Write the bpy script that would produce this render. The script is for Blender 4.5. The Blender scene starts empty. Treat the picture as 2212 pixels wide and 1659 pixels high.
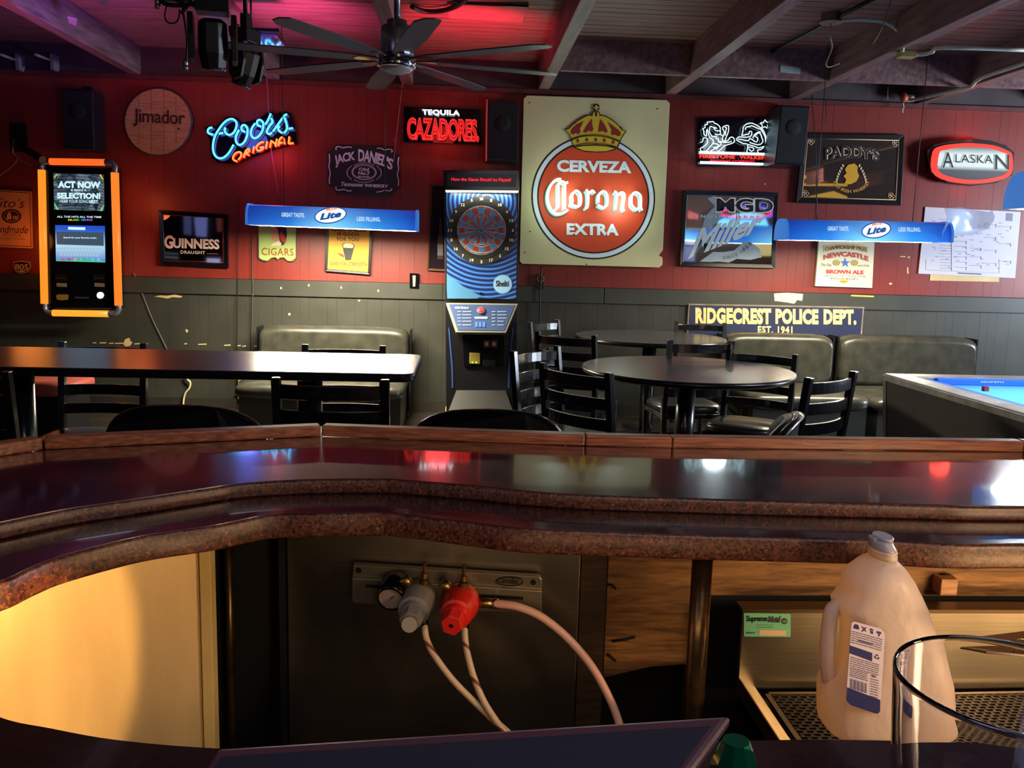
import bpy, bmesh, math, random
from math import sin, cos, pi, radians
from mathutils import Vector, Matrix
random.seed(7)
S = bpy.context.scene
COL = S.collection

# ------------------------------------------------------------------ camera
FPX, CAMH = 1900.0, 1.35
YAW, PIT, ROL = radians(3.46), radians(8.42), radians(1.52)
fw = Vector((sin(YAW)*cos(PIT), cos(YAW)*cos(PIT), -sin(PIT)))
r0 = Vector((cos(YAW), -sin(YAW), 0)); u0 = r0.cross(fw)
rt = r0*cos(ROL)+u0*sin(ROL); up = -r0*sin(ROL)+u0*cos(ROL)
CC = Vector((0, 0, CAMH))
cam_d = bpy.data.cameras.new('camera'); cam = bpy.data.objects.new('camera', cam_d); COL.objects.link(cam)
cam_d.sensor_width = 36; cam_d.lens = 36*FPX/2212; cam_d.clip_start = .02
m = Matrix.Identity(4)
for i in range(3):
    m[i][0], m[i][1], m[i][2], m[i][3] = rt[i], up[i], -fw[i], CC[i]
cam.matrix_world = m
S.camera = cam
def ray(x, y): return fw*FPX + rt*(x-1106) - up*(y-829.5)
def PY(x, y, Y): d = ray(x, y); return CC + d*((Y-CC.y)/d.y)
def PZ(x, y, Z): d = ray(x, y); return CC + d*((Z-CC.z)/d.z)

# ------------------------------------------------------------------ world, exposure
S.view_settings.view_transform = 'Standard'; S.view_settings.look = 'None'
S.view_settings.exposure = 0.0; S.view_settings.gamma = 1; S.view_settings.use_curve_mapping = False
w = bpy.data.worlds.new('world'); S.world = w; w.use_nodes = True
w.node_tree.nodes['Background'].inputs[0].default_value = (.02, .018, .03, 1)
w.node_tree.nodes['Background'].inputs[1].default_value = .25

def lamp(name, kind, loc, col, power, size=.2, target=None, sy=None, spot=None, blend=.5):
    d = bpy.data.lights.new(name, kind); o = bpy.data.objects.new(name, d); COL.objects.link(o)
    o.location = loc; d.color = col; d.energy = power
    if kind == 'AREA':
        d.size = size
        if sy: d.shape = 'RECTANGLE'; d.size_y = sy
    else: d.shadow_soft_size = size
    if spot: d.spot_size = radians(spot); d.spot_blend = blend
    if target is not None:
        o.rotation_euler = (Vector(target)-Vector(loc)).to_track_quat('-Z', 'Y').to_euler()
    return o
# lights around the bar: warm ones for the bartender's well, one overhead, added fills
lamp('well_light_right', 'AREA', (1.15, .72, .74), (1, .58, .24), 5, .5, (.8, 1.3, .80), .05)
lamp('counter_lamp', 'AREA', (1.35, .30, 1.22), (1, .66, .38), 11, .25, (.35, 1.3, .95))
WLA, WLB = Vector((-.30, .70, .80)), Vector((-.05, .70, .80))
lamp('well_light_left', 'SPOT', WLA, (1, .58, .20), 25, .012, (-.71, 1.0, .77), spot=76, blend=.12)
lamp('well_light_left', 'SPOT', WLB, (1, .66, .30), 3.6, .02, (-.50, 1.25, .76), spot=48, blend=.3)
lamp('granite_fill_light', 'AREA', (.15, .69, .90), (1, .62, .32), .6, .5, (.1, 1.27, .96), .04)  # fill added to brighten the middle of the granite edge
lamp('over_bar_light', 'AREA', (.6, .1, 2.3), (.8, .88, 1), 9, .9, (.45, .5, 1))
lamp('mirror_fill_light', 'AREA', (5.5, .2, 2.5), (1, .8, .66), 60, 1., (5.5, -2.9, 1.8))  # unseen fill added so the mirrors reflect a brighter room
# coloured stage light spots thrown on the ceiling
lamp('pink_spot', 'SPOT', (-1.1, 5.9, 2.30), (1, .12, .5), 60, .05, (-1.1, 6.15, 2.9), spot=100, blend=.9)
lamp('blue_spot', 'SPOT', (-1.9, 5.3, 2.2), (.22, .12, 1), 60, .05, (-2.45, 5.9, 2.8), spot=90, blend=1)
lamp('blue_spot', 'SPOT', (-1.2, 5.3, 2.3), (.15, .12, 1), 18, .05, (-1.25, 5.6, 2.9), spot=90, blend=1)
lamp('red_spot', 'SPOT', (.02, 5.9, 2.20), (1, .05, .12), 90, .05, (.02, 6.25, 2.9), spot=95, blend=.9)
lamp('red_spot', 'SPOT', (-2.5, 4.6, 2.0), (1, .10, .05), 90, .05, (-2.0, 6.0, 2.9), spot=75, blend=1)
# light of screens behind the photographer, an added fill, the pool room on the right
lamp('screen_light', 'AREA', (-2.6, -1.6, 2.2), (.6, .65, 1), 6, 1.2, (0, 5, 1), .7)
lamp('room_fill_light', 'AREA', (1.0, -2.0, 2.5), (1, .74, .7), 3, 1.6, (.5, 5, 1.6), .8)  # general fill added from behind the camera
lamp('pool_room_light', 'AREA', (7.2, 5.2, 1.5), (.74, .86, 1), 320, 1.2, (2.4, 6.2, 2.5), .8)

# ------------------------------------------------------------------ materials
def lin(c):
    r = []
    for v in c:
        v = v/255.0; r.append(v/12.92 if v <= .04045 else ((v+.055)/1.055)**2.4)
    return r
MC = {}
def mat(name, col, rough=.5, metal=0., emit=None, es=1., var=0., scale=8., stretch=(1, 1, 1), bump=0., trans=0., alpha=1., coat=0., ior=1.45, spec=None):
    if name in MC: return MC[name]
    mt = bpy.data.materials.new(name); MC[name] = mt; mt.use_nodes = True
    nt = mt.node_tree; b = nt.nodes['Principled BSDF']
    c = lin(col)+[1]
    b.inputs['Base Color'].default_value = c
    b.inputs['Roughness'].default_value = rough; b.inputs['Metallic'].default_value = metal
    b.inputs['IOR'].default_value = ior
    if trans: b.inputs['Transmission Weight'].default_value = trans
    if alpha < 1: b.inputs['Alpha'].default_value = alpha
    if coat: b.inputs['Coat Weight'].default_value = coat; b.inputs['Coat Roughness'].default_value = .08
    if spec is not None: b.inputs['Specular IOR Level'].default_value = spec
    if emit is not None:
        b.inputs['Emission Color'].default_value = lin(emit)+[1]
        b.inputs['Emission Strength'].default_value = es
    if var or bump:
        tc = nt.nodes.new('ShaderNodeTexCoord'); mp = nt.nodes.new('ShaderNodeMapping')
        mp.inputs['Scale'].default_value = stretch
        nz = nt.nodes.new('ShaderNodeTexNoise'); nz.inputs['Scale'].default_value = scale; nz.inputs['Detail'].default_value = 5
        nt.links.new(tc.outputs['Object'], mp.inputs[0]); nt.links.new(mp.outputs[0], nz.inputs['Vector'])
        if var:
            rp = nt.nodes.new('ShaderNodeValToRGB')
            rp.color_ramp.elements[0].position = .35; rp.color_ramp.elements[1].position = .68
            rp.color_ramp.elements[0].color = [v*(1-var) for v in c[:3]]+[1]
            rp.color_ramp.elements[1].color = [min(1, v*(1+var)) for v in c[:3]]+[1]
            nt.links.new(nz.outputs[0], rp.inputs[0]); nt.links.new(rp.outputs[0], b.inputs['Base Color'])
        if bump:
            bp = nt.nodes.new('ShaderNodeBump'); bp.inputs['Strength'].default_value = bump; bp.inputs['Distance'].default_value = .01
            nt.links.new(nz.outputs[0], bp.inputs['Height']); nt.links.new(bp.outputs[0], b.inputs['Normal'])
    return mt
def glow(name, col, es=1., base=(20, 20, 20)):
    return mat(name, base, .4, emit=col, es=es)

RED = mat('red_wall_paint', (120, 37, 30), .42, var=.12, scale=3, bump=.05)
DARK = mat('charcoal_wall_paint', (52, 52, 46), .45, var=.15, scale=4, bump=.05)
CEILM = mat('ceiling_board_paint', (128, 88, 82), .5, var=.3, scale=6, stretch=(.5, 6, 6), bump=.15)
BEAM = mat('beam_paint', (112, 82, 82), .55, var=.35, scale=5, stretch=(6, .7, 6), bump=.2)
HEADER = mat('header_paint', (52, 40, 42), .6, var=.3, scale=4, bump=.1)
FLOOR = mat('floor_tile', (44, 38, 33), .35, var=.25, scale=5)
BLACK = mat('black_plastic', (12, 12, 15), .38, var=.1)
BLACKG = mat('black_gloss', (9, 9, 12), .14)
FRAME = mat('black_frame', (16, 15, 18), .3, var=.2)
METB = mat('black_enamel_metal', (12, 12, 16), .24, var=.2, coat=.4)
VINYL = mat('black_vinyl', (22, 21, 20), .3, var=.25, scale=14, bump=.12)
VINYLO = mat('grey_black_vinyl', (50, 49, 42), .32, var=.3, scale=10, bump=.15)
STEELC = mat('chrome', (190, 190, 195), .12, 1)
OAK = mat('oak_rail', (146, 84, 56), .38, var=.42, scale=9, stretch=(1.6, 16, 22), bump=.15)
LAM = mat('table_laminate', (62, 60, 64), .24, var=.12, scale=30, ior=1.9)
TEDGE = mat('table_edge', (14, 13, 15), .25)
CREAM = mat('cream_paint', (196, 170, 110), .5, var=.1)
WHITE = mat('white_plastic', (215, 210, 200), .4)
WHITEI = mat('white_print', (206, 212, 214), .5)
BRASS = mat('brass', (150, 120, 70), .35, 1, var=.2)
WIRE = mat('black_wire', (10, 10, 12), .5)
GREYW = mat('grey_wire', (110, 105, 98), .5)
GLASSP = mat('picture_glass', (10, 9, 12), .03, spec=.9)
MIRR = mat('mirror_glass', (120, 118, 125), .02, 1)

def node_mat(name, fn, rough=.4, metal=0., emis=0.):
    mt = bpy.data.materials.new(name); MC[name] = mt; mt.use_nodes = True
    nt = mt.node_tree; b = nt.nodes['Principled BSDF']
    b.inputs['Roughness'].default_value = rough; b.inputs['Metallic'].default_value = metal
    c = fn(nt, b)
    nt.links.new(c, b.inputs['Base Color'])
    if emis:
        nt.links.new(c, b.inputs['Emission Color']); b.inputs['Emission Strength'].default_value = emis
    return mt
def ramp(nt, src, stops, interp='LINEAR'):
    rp = nt.nodes.new('ShaderNodeValToRGB'); cr = rp.color_ramp; cr.interpolation = interp
    while len(cr.elements) < len(stops): cr.elements.new(.5)
    for e, (p, c) in zip(cr.elements, stops): e.position = p; e.color = lin(c)+[1]
    nt.links.new(src, rp.inputs[0]); return rp.outputs[0]
def tex(nt, kind, scale, stretch=(1, 1, 1), **kw):
    tc = nt.nodes.new('ShaderNodeTexCoord'); mp = nt.nodes.new('ShaderNodeMapping'); mp.inputs['Scale'].default_value = stretch
    t = nt.nodes.new(kind); t.inputs['Scale'].default_value = scale
    nt.links.new(tc.outputs['Object'], mp.inputs[0]); nt.links.new(mp.outputs[0], t.inputs['Vector'])
    for k, v in kw.items():
        if k in t.inputs: t.inputs[k].default_value = v
        else: setattr(t, k, v)
    return t
def granite(nt, b):
    v = tex(nt, 'ShaderNodeTexVoronoi', 300.); n = tex(nt, 'ShaderNodeTexNoise', 110., Detail=6.)
    a = ramp(nt, v.outputs['Color'], [(0, (16, 8, 7)), (.22, (50, 25, 18)), (.5, (84, 48, 34)), (.8, (102, 62, 44)), (1, (140, 94, 70))])
    c = ramp(nt, n.outputs[0], [(.41, (8, 4, 4)), (.45, (150, 100, 80)), (.7, (180, 122, 98))])
    mx = nt.nodes.new('ShaderNodeMixRGB'); mx.blend_type = 'MULTIPLY'; mx.inputs[0].default_value = .75
    nt.links.new(a, mx.inputs[1]); nt.links.new(c, mx.inputs[2])
    g = nt.nodes.new('ShaderNodeMixRGB'); g.blend_type = 'ADD'; g.inputs[0].default_value = .35
    nt.links.new(mx.outputs[0], g.inputs[1]); nt.links.new(a, g.inputs[2]); return g.outputs[0]
GRAN = node_mat('speckled_granite_edge', granite, .42)
def bartop(nt, b):
    n = tex(nt, 'ShaderNodeTexNoise', 90., Detail=5.)
    s = tex(nt, 'ShaderNodeTexNoise', 24., (1, 14, 1), Detail=8.)
    bp = nt.nodes.new('ShaderNodeBump'); bp.inputs['Strength'].default_value = .05; bp.inputs['Distance'].default_value = .002
    nt.links.new(s.outputs[0], bp.inputs['Height']); nt.links.new(bp.outputs[0], b.inputs['Normal'])
    b.inputs['Coat Weight'].default_value = 1.; b.inputs['Coat Roughness'].default_value = .05; b.inputs['Coat IOR'].default_value = 1.7; b.inputs['IOR'].default_value = 2.0
    return ramp(nt, n.outputs[0], [(.3, (24, 11, 14)), (.6, (40, 20, 22)), (.8, (56, 32, 30))])
BART = node_mat('polished_dark_stone_top', bartop, .15)
def brushed(nt, b):
    n = tex(nt, 'ShaderNodeTexNoise', 10., (.6, 1, 26), Detail=7.)
    m = tex(nt, 'ShaderNodeTexNoise', 6., Detail=5.)
    rr = nt.nodes.new('ShaderNodeMapRange'); rr.inputs[3].default_value = .2; rr.inputs[4].default_value = .42
    nt.links.new(m.outputs[0], rr.inputs[0]); nt.links.new(rr.outputs[0], b.inputs['Roughness'])
    return ramp(nt, n.outputs[0], [(.3, (150, 142, 128)), (.7, (164, 156, 140))])
STEEL = node_mat('brushed_stainless_steel', brushed, .3, 1.)
def woodm(c1, c2):
    def f(nt, b):
        n = tex(nt, 'ShaderNodeTexNoise', 9., (1, 10, 10), Detail=7., Distortion=1.2)
        return ramp(nt, n.outputs[0], [(.3, c1), (.7, c2)])
    return f
WOODB = node_mat('worn_brown_board', woodm((84, 54, 24), (160, 114, 60)), .6)
WOODL = node_mat('pale_barrel_wood', woodm((150, 104, 72), (200, 152, 112)), .6)
WOODD = node_mat('dark_stained_wood', woodm((40, 26, 14), (74, 50, 28)), .6)

# ------------------------------------------------------------------ mesh helpers
ORG = {}
class MB:
    def __init__(s): s.v = []; s.f = []; s.sm = []
    def add(s, vs, fs, smooth=False):
        o = len(s.v); s.v += [tuple(p) for p in vs]; s.f += [tuple(i+o for i in f) for f in fs]; s.sm += [smooth]*len(fs); return s
    def box(s, x0, x1, y0, y1, z0, z1, M=None):
        vs = [Vector((x, y, z)) for x in (x0, x1) for y in (y0, y1) for z in (z0, z1)]
        if M: vs = [M @ p for p in vs]
        return s.add(vs, [(0, 1, 3, 2), (4, 6, 7, 5), (0, 4, 5, 1), (2, 3, 7, 6), (0, 2, 6, 4), (1, 5, 7, 3)])
    def quadbox(s, quad, n):                       # quad of 4 points, pushed by vector n
        a = [Vector(p) for p in quad]; b = [p+Vector(n) for p in a]
        return s.add(a+b, [(0, 1, 2, 3), (7, 6, 5, 4)]+[(i, i+4, (i+1) % 4+4, (i+1) % 4) for i in range(4)])
    def poly(s, pts, n=None):                      # planar polygon, optionally pushed by n
        a = [Vector(p) for p in pts]; k = len(a)
        if n is None: return s.add(a, [tuple(range(k))])
        b = [p+Vector(n) for p in a]
        return s.add(a+b, [tuple(range(k)), tuple(range(2*k-1, k-1, -1))]+[(i, i+k, (i+1) % k+k, (i+1) % k) for i in range(k)])
    def tube(s, pts, r, n=8, closed=False, smooth_path=0):
        P = [Vector(p) for p in pts]
        if smooth_path: P = catmull(P, smooth_path, closed)
        rs = r if isinstance(r, (list, tuple)) else [r]*len(P)
        if len(rs) != len(P): rs = [rs[min(len(rs)-1, int(i*len(rs)/len(P)))] for i in range(len(P))]
        k = len(P); vs = []; prev = None
        for i, p in enumerate(P):
            if closed: t = P[(i+1) % k]-P[i-1]
            else: t = P[min(i+1, k-1)]-P[max(i-1, 0)]
            if t.length < 1e-9: t = Vector((0, 0, 1))
            t.normalize()
            if prev is None:
                a = Vector((0, 0, 1)) if abs(t.z) < .9 else Vector((1, 0, 0)); prev = (a-t*a.dot(t)).normalized()
            prev = (prev-t*prev.dot(t))
            if prev.length < 1e-6: prev = t.orthogonal()
            prev.normalize(); q = t.cross(prev)
            vs += [p+(prev*cos(2*pi*j/n)+q*sin(2*pi*j/n))*rs[i] for j in range(n)]
        fs = []
        for i in range(k if closed else k-1):
            a = i*n; b = ((i+1) % k)*n
            fs += [(a+j, a+(j+1) % n, b+(j+1) % n, b+j) for j in range(n)]
        s.add(vs, fs, True)
        if not closed:
            o = len(s.v)-len(vs)
            s.f += [tuple(o+j for j in range(n-1, -1, -1)), tuple(o+(k-1)*n+j for j in range(n))]; s.sm += [False, False]
        return s
    def lathe(s, prof, c, axis=(0, 0, 1), n=24, smooth=True):   # prof: (r, h)
        c = Vector(c); ax = Vector(axis).normalized(); e = ax.orthogonal().normalized(); g = ax.cross(e)
        vs = [c+ax*h+(e*cos(2*pi*j/n)+g*sin(2*pi*j/n))*max(r, 1e-5) for r, h in prof for j in range(n)]
        fs = [(i*n+j, i*n+(j+1) % n, (i+1)*n+(j+1) % n, (i+1)*n+j) for i in range(len(prof)-1) for j in range(n)]
        s.add(vs, fs, smooth); o = len(s.v)-len(vs)
        s.f += [tuple(o+j for j in range(n-1, -1, -1)), tuple(o+(len(prof)-1)*n+j for j in range(n))]; s.sm += [False]*2
        return s
    def loft(s, rings, smooth=True, cap=True):
        n = len(rings[0]); vs = [p for r in rings for p in r]
        fs = [(i*n+j, i*n+(j+1) % n, (i+1)*n+(j+1) % n, (i+1)*n+j) for i in range(len(rings)-1) for j in range(n)]
        s.add(vs, fs, smooth); o = len(s.v)-len(vs)
        if cap: s.f += [tuple(o+j for j in range(n-1, -1, -1)), tuple(o+(len(rings)-1)*n+j for j in range(n))]; s.sm += [False]*2
        return s
    def pad(s, c, wx, wy, h, e=3.2, n=28, puff=.35, M=None):     # rounded cushion
        rings = []
        for t, k in ((0, .9), (.12, .98), (.3, 1), (.6, 1), (.8, .97), (.93, .88), (1, .7)):
            rg = []
            for j in range(n):
                a = 2*pi*j/n; cx = abs(cos(a))**(2/e)*(1 if cos(a) >= 0 else -1); cy = abs(sin(a))**(2/e)*(1 if sin(a) >= 0 else -1)
                p = Vector((c[0]+cx*wx/2*k, c[1]+cy*wy/2*k, c[2]+h*t)); rg.append(M @ p if M else p)
            rings.append(rg)
        return s.loft(rings)
    def build(s, name, m, parent=None, local=False, label=None, bevel=0, pos=None):
        if parent is not None: off = ORG[parent] if not local else Vector((0, 0, 0))
        elif local: off = Vector((0, 0, 0))
        elif pos is not None: off = Vector(pos)
        else:
            k = len(s.v); off = Vector((sum(p[0] for p in s.v)/k, sum(p[1] for p in s.v)/k, min(p[2] for p in s.v)))
        me = bpy.data.meshes.new(name); me.from_pydata([(p[0]-off.x, p[1]-off.y, p[2]-off.z) for p in s.v], [], s.f)
        me.polygons.foreach_set('use_smooth', s.sm)
        bm_ = bmesh.new(); bm_.from_mesh(me); bmesh.ops.recalc_face_normals(bm_, faces=bm_.faces); bm_.to_mesh(me); bm_.free()
        me.materials.append(m); me.update()
        o = bpy.data.objects.new(name, me); COL.objects.link(o)
        ORG[o] = off.copy()
        if parent is not None: o.parent = parent
        elif not local: o.location = off
        if bevel:
            bv = o.modifiers.new('bevel', 'BEVEL'); bv.width = bevel; bv.segments = 2; bv.limit_method = 'ANGLE'
        if label: o['label'] = label
        return o
def catmull(P, k=5, closed=False):
    out = []; n = len(P)
    for i in range(n if closed else n-1):
        g = (lambda j: P[j % n]) if closed else (lambda j: P[max(0, min(n-1, j))])
        a, b, c, d = g(i-1), g(i), g(i+1), g(i+2)
        for t in range(k):
            u = t/k
            out.append(.5*((2*b)+(c-a)*u+(2*a-5*b+4*c-d)*u*u+(3*b-a-3*c+d)*u**3))
    if not closed: out.append(P[-1])
    return out
def thing(name, label, cat, loc, group=None, rz=0):
    o = bpy.data.objects.new(name, None); COL.objects.link(o); o.location = loc; o.empty_display_size = .1
    o.rotation_euler = (0, 0, rz); ORG[o] = Vector(loc)
    o['label'] = label; o['category'] = cat
    if group: o['group'] = group
    return o
def tag(o, label, cat, group=None):
    o['label'] = label; o['category'] = cat
    if group: o['group'] = group
    return o
def struct(o): o['kind'] = 'structure'; return o
def copy_tree(o, parent=None):
    c = o.copy(); COL.objects.link(c); c.parent = parent; ORG[c] = ORG[o]
    for ch in list(o.children): copy_tree(ch, c)
    return c
# text: built-in font mesh fitted into a quad of photo pixels on the plane y = Y
TC = {}
def glyphs(s, bold=0., outline=None, spacing=1., shear=0.):
    key = (s, bold, outline, spacing, shear)
    if key in TC: return TC[key]
    cu = bpy.data.curves.new('t', 'FONT'); cu.body = s; cu.resolution_u = 3; cu.offset = bold; cu.space_character = spacing; cu.shear = shear
    if outline: cu.fill_mode = 'NONE'; cu.bevel_depth = outline; cu.bevel_resolution = 1
    ob = bpy.data.objects.new('t', cu); me = bpy.data.meshes.new_from_object(ob)
    vs = [v.co.copy() for v in me.vertices]; fs = [tuple(p.vertices) for p in me.polygons]
    bpy.data.objects.remove(ob); bpy.data.curves.remove(cu); bpy.data.meshes.remove(me)
    if not vs: TC[key] = ([], []); return TC[key]
    x0 = min(v.x for v in vs); x1 = max(v.x for v in vs); y0 = min(v.y for v in vs); y1 = max(v.y for v in vs)
    TC[key] = ([((v.x-x0)/(x1-x0), (v.y-y0)/(y1-y0), v.z) for v in vs], fs); return TC[key]
def text(s, box, Y, m, parent, bold=.0, outline=None, warp=None, spacing=1., name='lettering', shear=0., tilt=None, fn=None):
    """box = pixel x0,y0,x1,y1 (top-left, bottom-right at the left side); tilt = slope of the baseline in the photo"""
    vs, fs = glyphs(s, bold, outline, spacing, shear); b = MB(); x0, y0, x1, y1 = box; out = []
    if tilt is None: tilt = .0225+(635-y0)*4e-5
    for u, v, z in vs:
        if warp: px, py = warp(u, v)
        else: px = x0+(x1-x0)*u; py = y1+(y0-y1)*v+(x1-x0)*u*tilt
        p = (fn or PY)(px, py, Y); out.append((p.x, p.y-z*.02 if not fn else p.y, p.z))
    b.add(out, fs); return b.build(name, m, parent)
def wall_poly(px, Y, back, name, m, parent, bevel=0, label=None):   # outline in pixels on plane Y, thickness to Y+back
    return MB().poly([PY(x, y, Y) for x, y in px], (0, back, 0)).build(name, m, parent, bevel=bevel, label=label)
def zp(pts, s, ox, oy): return [(ox+x/s, oy+y/s) for x, y in pts]
def neon(lines, Y, r, m, parent, name='neon_tube', smooth=4, closed=False, n=8):
    b = MB()
    for L in lines:
        P = [PY(x, y, Y) for x, y in L]
        b.tube(P, r, n, closed, smooth if len(P) > 2 else 0)
    return b.build(name, m, parent)
def frame_px(c, w, Y, depth, m, parent, name='frame'):               # mitred frame, c = 4 px corners TL TR BR BL
    P = [PY(x, y, Y) for x, y in c]; cen = sum(P, Vector())/4; b = MB()
    In = []
    for i in range(4):
        a, q, d = P[i-1], P[i], P[(i+1) % 4]
        In.append(q+((a-q).normalized()+(d-q).normalized())*w)
    for i in range(4):
        j = (i+1) % 4
        b.add([P[i], P[j], In[j]+Vector((0, .006, 0)), In[i]+Vector((0, .006, 0)), P[i]+Vector((0, depth, 0)), P[j]+Vector((0, depth, 0)), In[j]+Vector((0, depth, 0)), In[i]+Vector((0, depth, 0))],
              [(0, 1, 2, 3), (4, 7, 6, 5), (0, 4, 5, 1), (3, 2, 6, 7), (0, 3, 7, 4), (1, 5, 6, 2)])
    b.build(name, m, parent, bevel=.003); return In

# ------------------------------------------------------------------ room shell
WY = 7.4; ZT = 2.672; ZD = 2.89; XL, XR, YF = -7.0, 10.4, -3.0
wb = struct(MB().box(XL, XR, WY+.012, WY+.12, 0, ZD+.05).build('wall_back', mat('wall_backer', (40, 16, 15), .8), pos=(0, WY, 0)))
x = XL
BW = []
while x < XR:
    wd = random.choice((.075, .1, .12, .12, .15)); BW.append((x, min(x+wd, XR))); x += wd
for a, b in BW:
    j = random.uniform(0, .0012)
    MB().box(a+.0006, b-.0006, WY-j, WY+.012, 1.088, ZT).build('panel_board', RED, wb)
    MB().box(a+.0006, b-.0006, WY-j, WY+.012, .0, .96).build('panel_board', DARK, wb)
for a, b in ((XL, -.15), (-.15, 1.2), (1.205, XR)):
    MB().box(a, b-.002, WY-.022, WY+.0, .955, 1.085).build('chair_rail', DARK, wb, bevel=.003)
MB().box(XL, XR, WY-.012, WY, 0, .09).build('baseboard', mat('baseboard_paint', (44, 38, 34), .5, var=.2), wb)
MB().box(XL, XR, WY-.03, WY+.0, ZT-.035, ZT).build('top_trim', mat('maroon_trim', (84, 30, 30), .5, var=.3), wb)
MB().box(XL, XR, WY-.005, WY+.012, ZT, ZD).build('header_board', HEADER, wb)
struct(MB().box(XL-.1, XL, YF, WY+.1, 0, ZD+.05).build('wall_left', mat('left_wall_paint', (70, 24, 22), .5, var=.15)))
struct(MB().box(XR, XR+.1, YF, WY+.1, 0, ZD+.05).build('wall_right', mat('right_wall_paint', (120, 60, 52), .5, var=.15)))
struct(MB().box(XL, XR, YF-.1, YF, 0, ZD+.05).build('wall_front', mat('front_wall_paint', (60, 34, 30), .5, var=.2)))
struct(MB().box(XL, XR, YF, WY+.1, -.1, 0).build('floor', FLOOR))
ce = struct(MB().box(XL, XR, YF, WY+.1, ZD+.02, ZD+.12).build('ceiling', mat('ceiling_deck', (40, 26, 24), .7), pos=(0, 3, ZD)))
y = 2.6
while y < WY:
    wd = .105
    o = MB().box(XL, XR, y+.004, min(y+wd, WY)-.004, ZD-.0-random.uniform(0, .003), ZD+.02).build('ceiling_board', CEILM, ce); y += wd
for i, bx in enumerate((-6.9, -5.84, -4.76, -3.68, -2.6, -1.52, -.46, .64, 1.68, 2.72, 3.8, 4.9, 6.0, 7.1, 8.2, 9.3)):
    b = MB().box(bx-.045, bx+.045, YF, WY, ZT, ZD)
    b.build('beam', BEAM, ce, bevel=.004)
for a, b_ in ((.69, 1.635), (1.725, 2.675), (2.765, 3.755), (3.845, 4.855)):
    MB().box(a, b_, 6.6, 6.645, ZT, ZD).build('cross_beam', BEAM, ce, bevel=.003)

# ------------------------------------------------------------------ things on the back wall
YS = WY-.03
def sign_root(name, label, cat, px, Y=YS, group=None): return thing(name, label, cat, PY(px[0], px[1], Y), group)
def disc_px(cx, cy, r, n=48, ry=None, a0=0, a1=2*pi, tl=0.): 
    ry = ry or r
    return [(cx+r*cos(a0+(a1-a0)*i/n), cy+ry*sin(a0+(a1-a0)*i/n)+r*cos(a0+(a1-a0)*i/n)*tl) for i in range(n)]
def ring_px(cx, cy, ro, ri, Y, name, m, parent, n=64, yo=1., tl=0.):
    a = [PY(x, y, Y) for x, y in disc_px(cx, cy, ro, n, ro*yo, tl=tl)]; b = [PY(x, y, Y) for x, y in disc_px(cx, cy, ri, n, ri*yo, tl=tl)]
    k = MB(); k.add(a+b, [(i, (i+1) % n, (i+1) % n+n, i+n) for i in range(n)]); return k.build(name, m, parent)

# barrel head
t = sign_root('barrel_head', 'round pale wooden barrel head with dark stamped lettering hung on dark wall', 'wall decor', (341, 263))
cx, cy, r = 341, 263, 71
edges = [-1, -.58, -.2, .18, .55, 1]
for i in range(5):
    pts = []
    a, b = edges[i]+.006, edges[i+1]-.006
    N = 10
    up_ = [(a+(b-a)*k/N) for k in range(N+1)]
    pts = [(cx+u*r, cy-r*math.sqrt(max(0, 1-u*u))) for u in up_]+[(cx+u*r, cy+r*math.sqrt(max(0, 1-u*u))) for u in reversed(up_)]
    wall_poly(pts, YS-.01, .03, 'stave', WOODL, t)
b = MB(); b.tube([PY(x, y, YS+.005) for x, y in disc_px(cx, cy, r+1.5, 48)], .012, 8, True); b.build('rim', WOODD, t)
text('Jimador', (288, 234, 400, 273), YS-.0125, mat('burnt_print', (52, 28, 18), .7, var=.3), t, .01, spacing=.95, tilt=.05)
MB().poly([PY(x, y, YS-.0125) for x, y in disc_px(386, 278, 2.5, 10)]).build('knot', mat('knot', (40, 22, 14), .7), t)

# cigar-brand style painted boards and mirrors ------------------------------------
def panel(name, label, cat, c, m, Y=YS, th=.025, bevel=0, pname='board', group=None):
    t = sign_root(name, label, cat, ((c[0][0]+c[2][0])/2, (c[0][1]+c[2][1])/2), Y, group)
    wall_poly(c, Y, th, pname, m, t, bevel); return t
def framed(name, label, cat, c, w, fm, im, Y=YS-.01, depth=.035, iname='mirror'):
    t = sign_root(name, label, cat, ((c[0][0]+c[2][0])/2, (c[0][1]+c[2][1])/2), Y)
    In = frame_px(c, w, Y, depth, fm, t)
    MB().poly([p+Vector((0, .012, 0)) for p in In], (0, .008, 0)).build(iname, im, t)
    return t

# left poster board
CU = mat('copper_paper', (196, 128, 86), .55, var=.1, scale=3)
INK = mat('dark_print', (30, 14, 14), .6)
t = panel('vodka_sign', 'tan printed vodka board with black script at left edge of wall', 'sign', [(-40, 408), (68, 414), (71, 537), (-40, 532)], CU, th=.02)
for a in ([(-36, 411), (64, 417)], [(64, 417), (67, 533)], [(67, 533), (-36, 528)]): neon([a], YS-.001, .0022, INK, t, 'border', n=4)
text("Tito's", (-16, 427, 53, 447), YS-.003, INK, t, -.01, shear=.3)
ring_px(25, 467, 21, 17, YS-.003, 'oval', INK, t, yo=.72); wall_poly(disc_px(25, 467, 15.5, 24, 10.5), YS-.003, .001, 'medallion', INK, t)
wall_poly([(14, 474), (15, 463), (20, 457), (24, 462), (25, 474)], YS-.005, .001, 'figure', CU, t)
for q in (28, 32, 36): wall_poly([(q, 474), (q, 466), (q+2.5, 466), (q+2.5, 474)], YS-.005, .001, 'figure', CU, t)
text('Handmade', (-22, 486, 61, 502), YS-.003, INK, t, .0, shear=.35)
text('VODKA', (7, 504, 45, 510), YS-.003, mat('faded_print', (120, 70, 44), .6), t, spacing=1.3)
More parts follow.
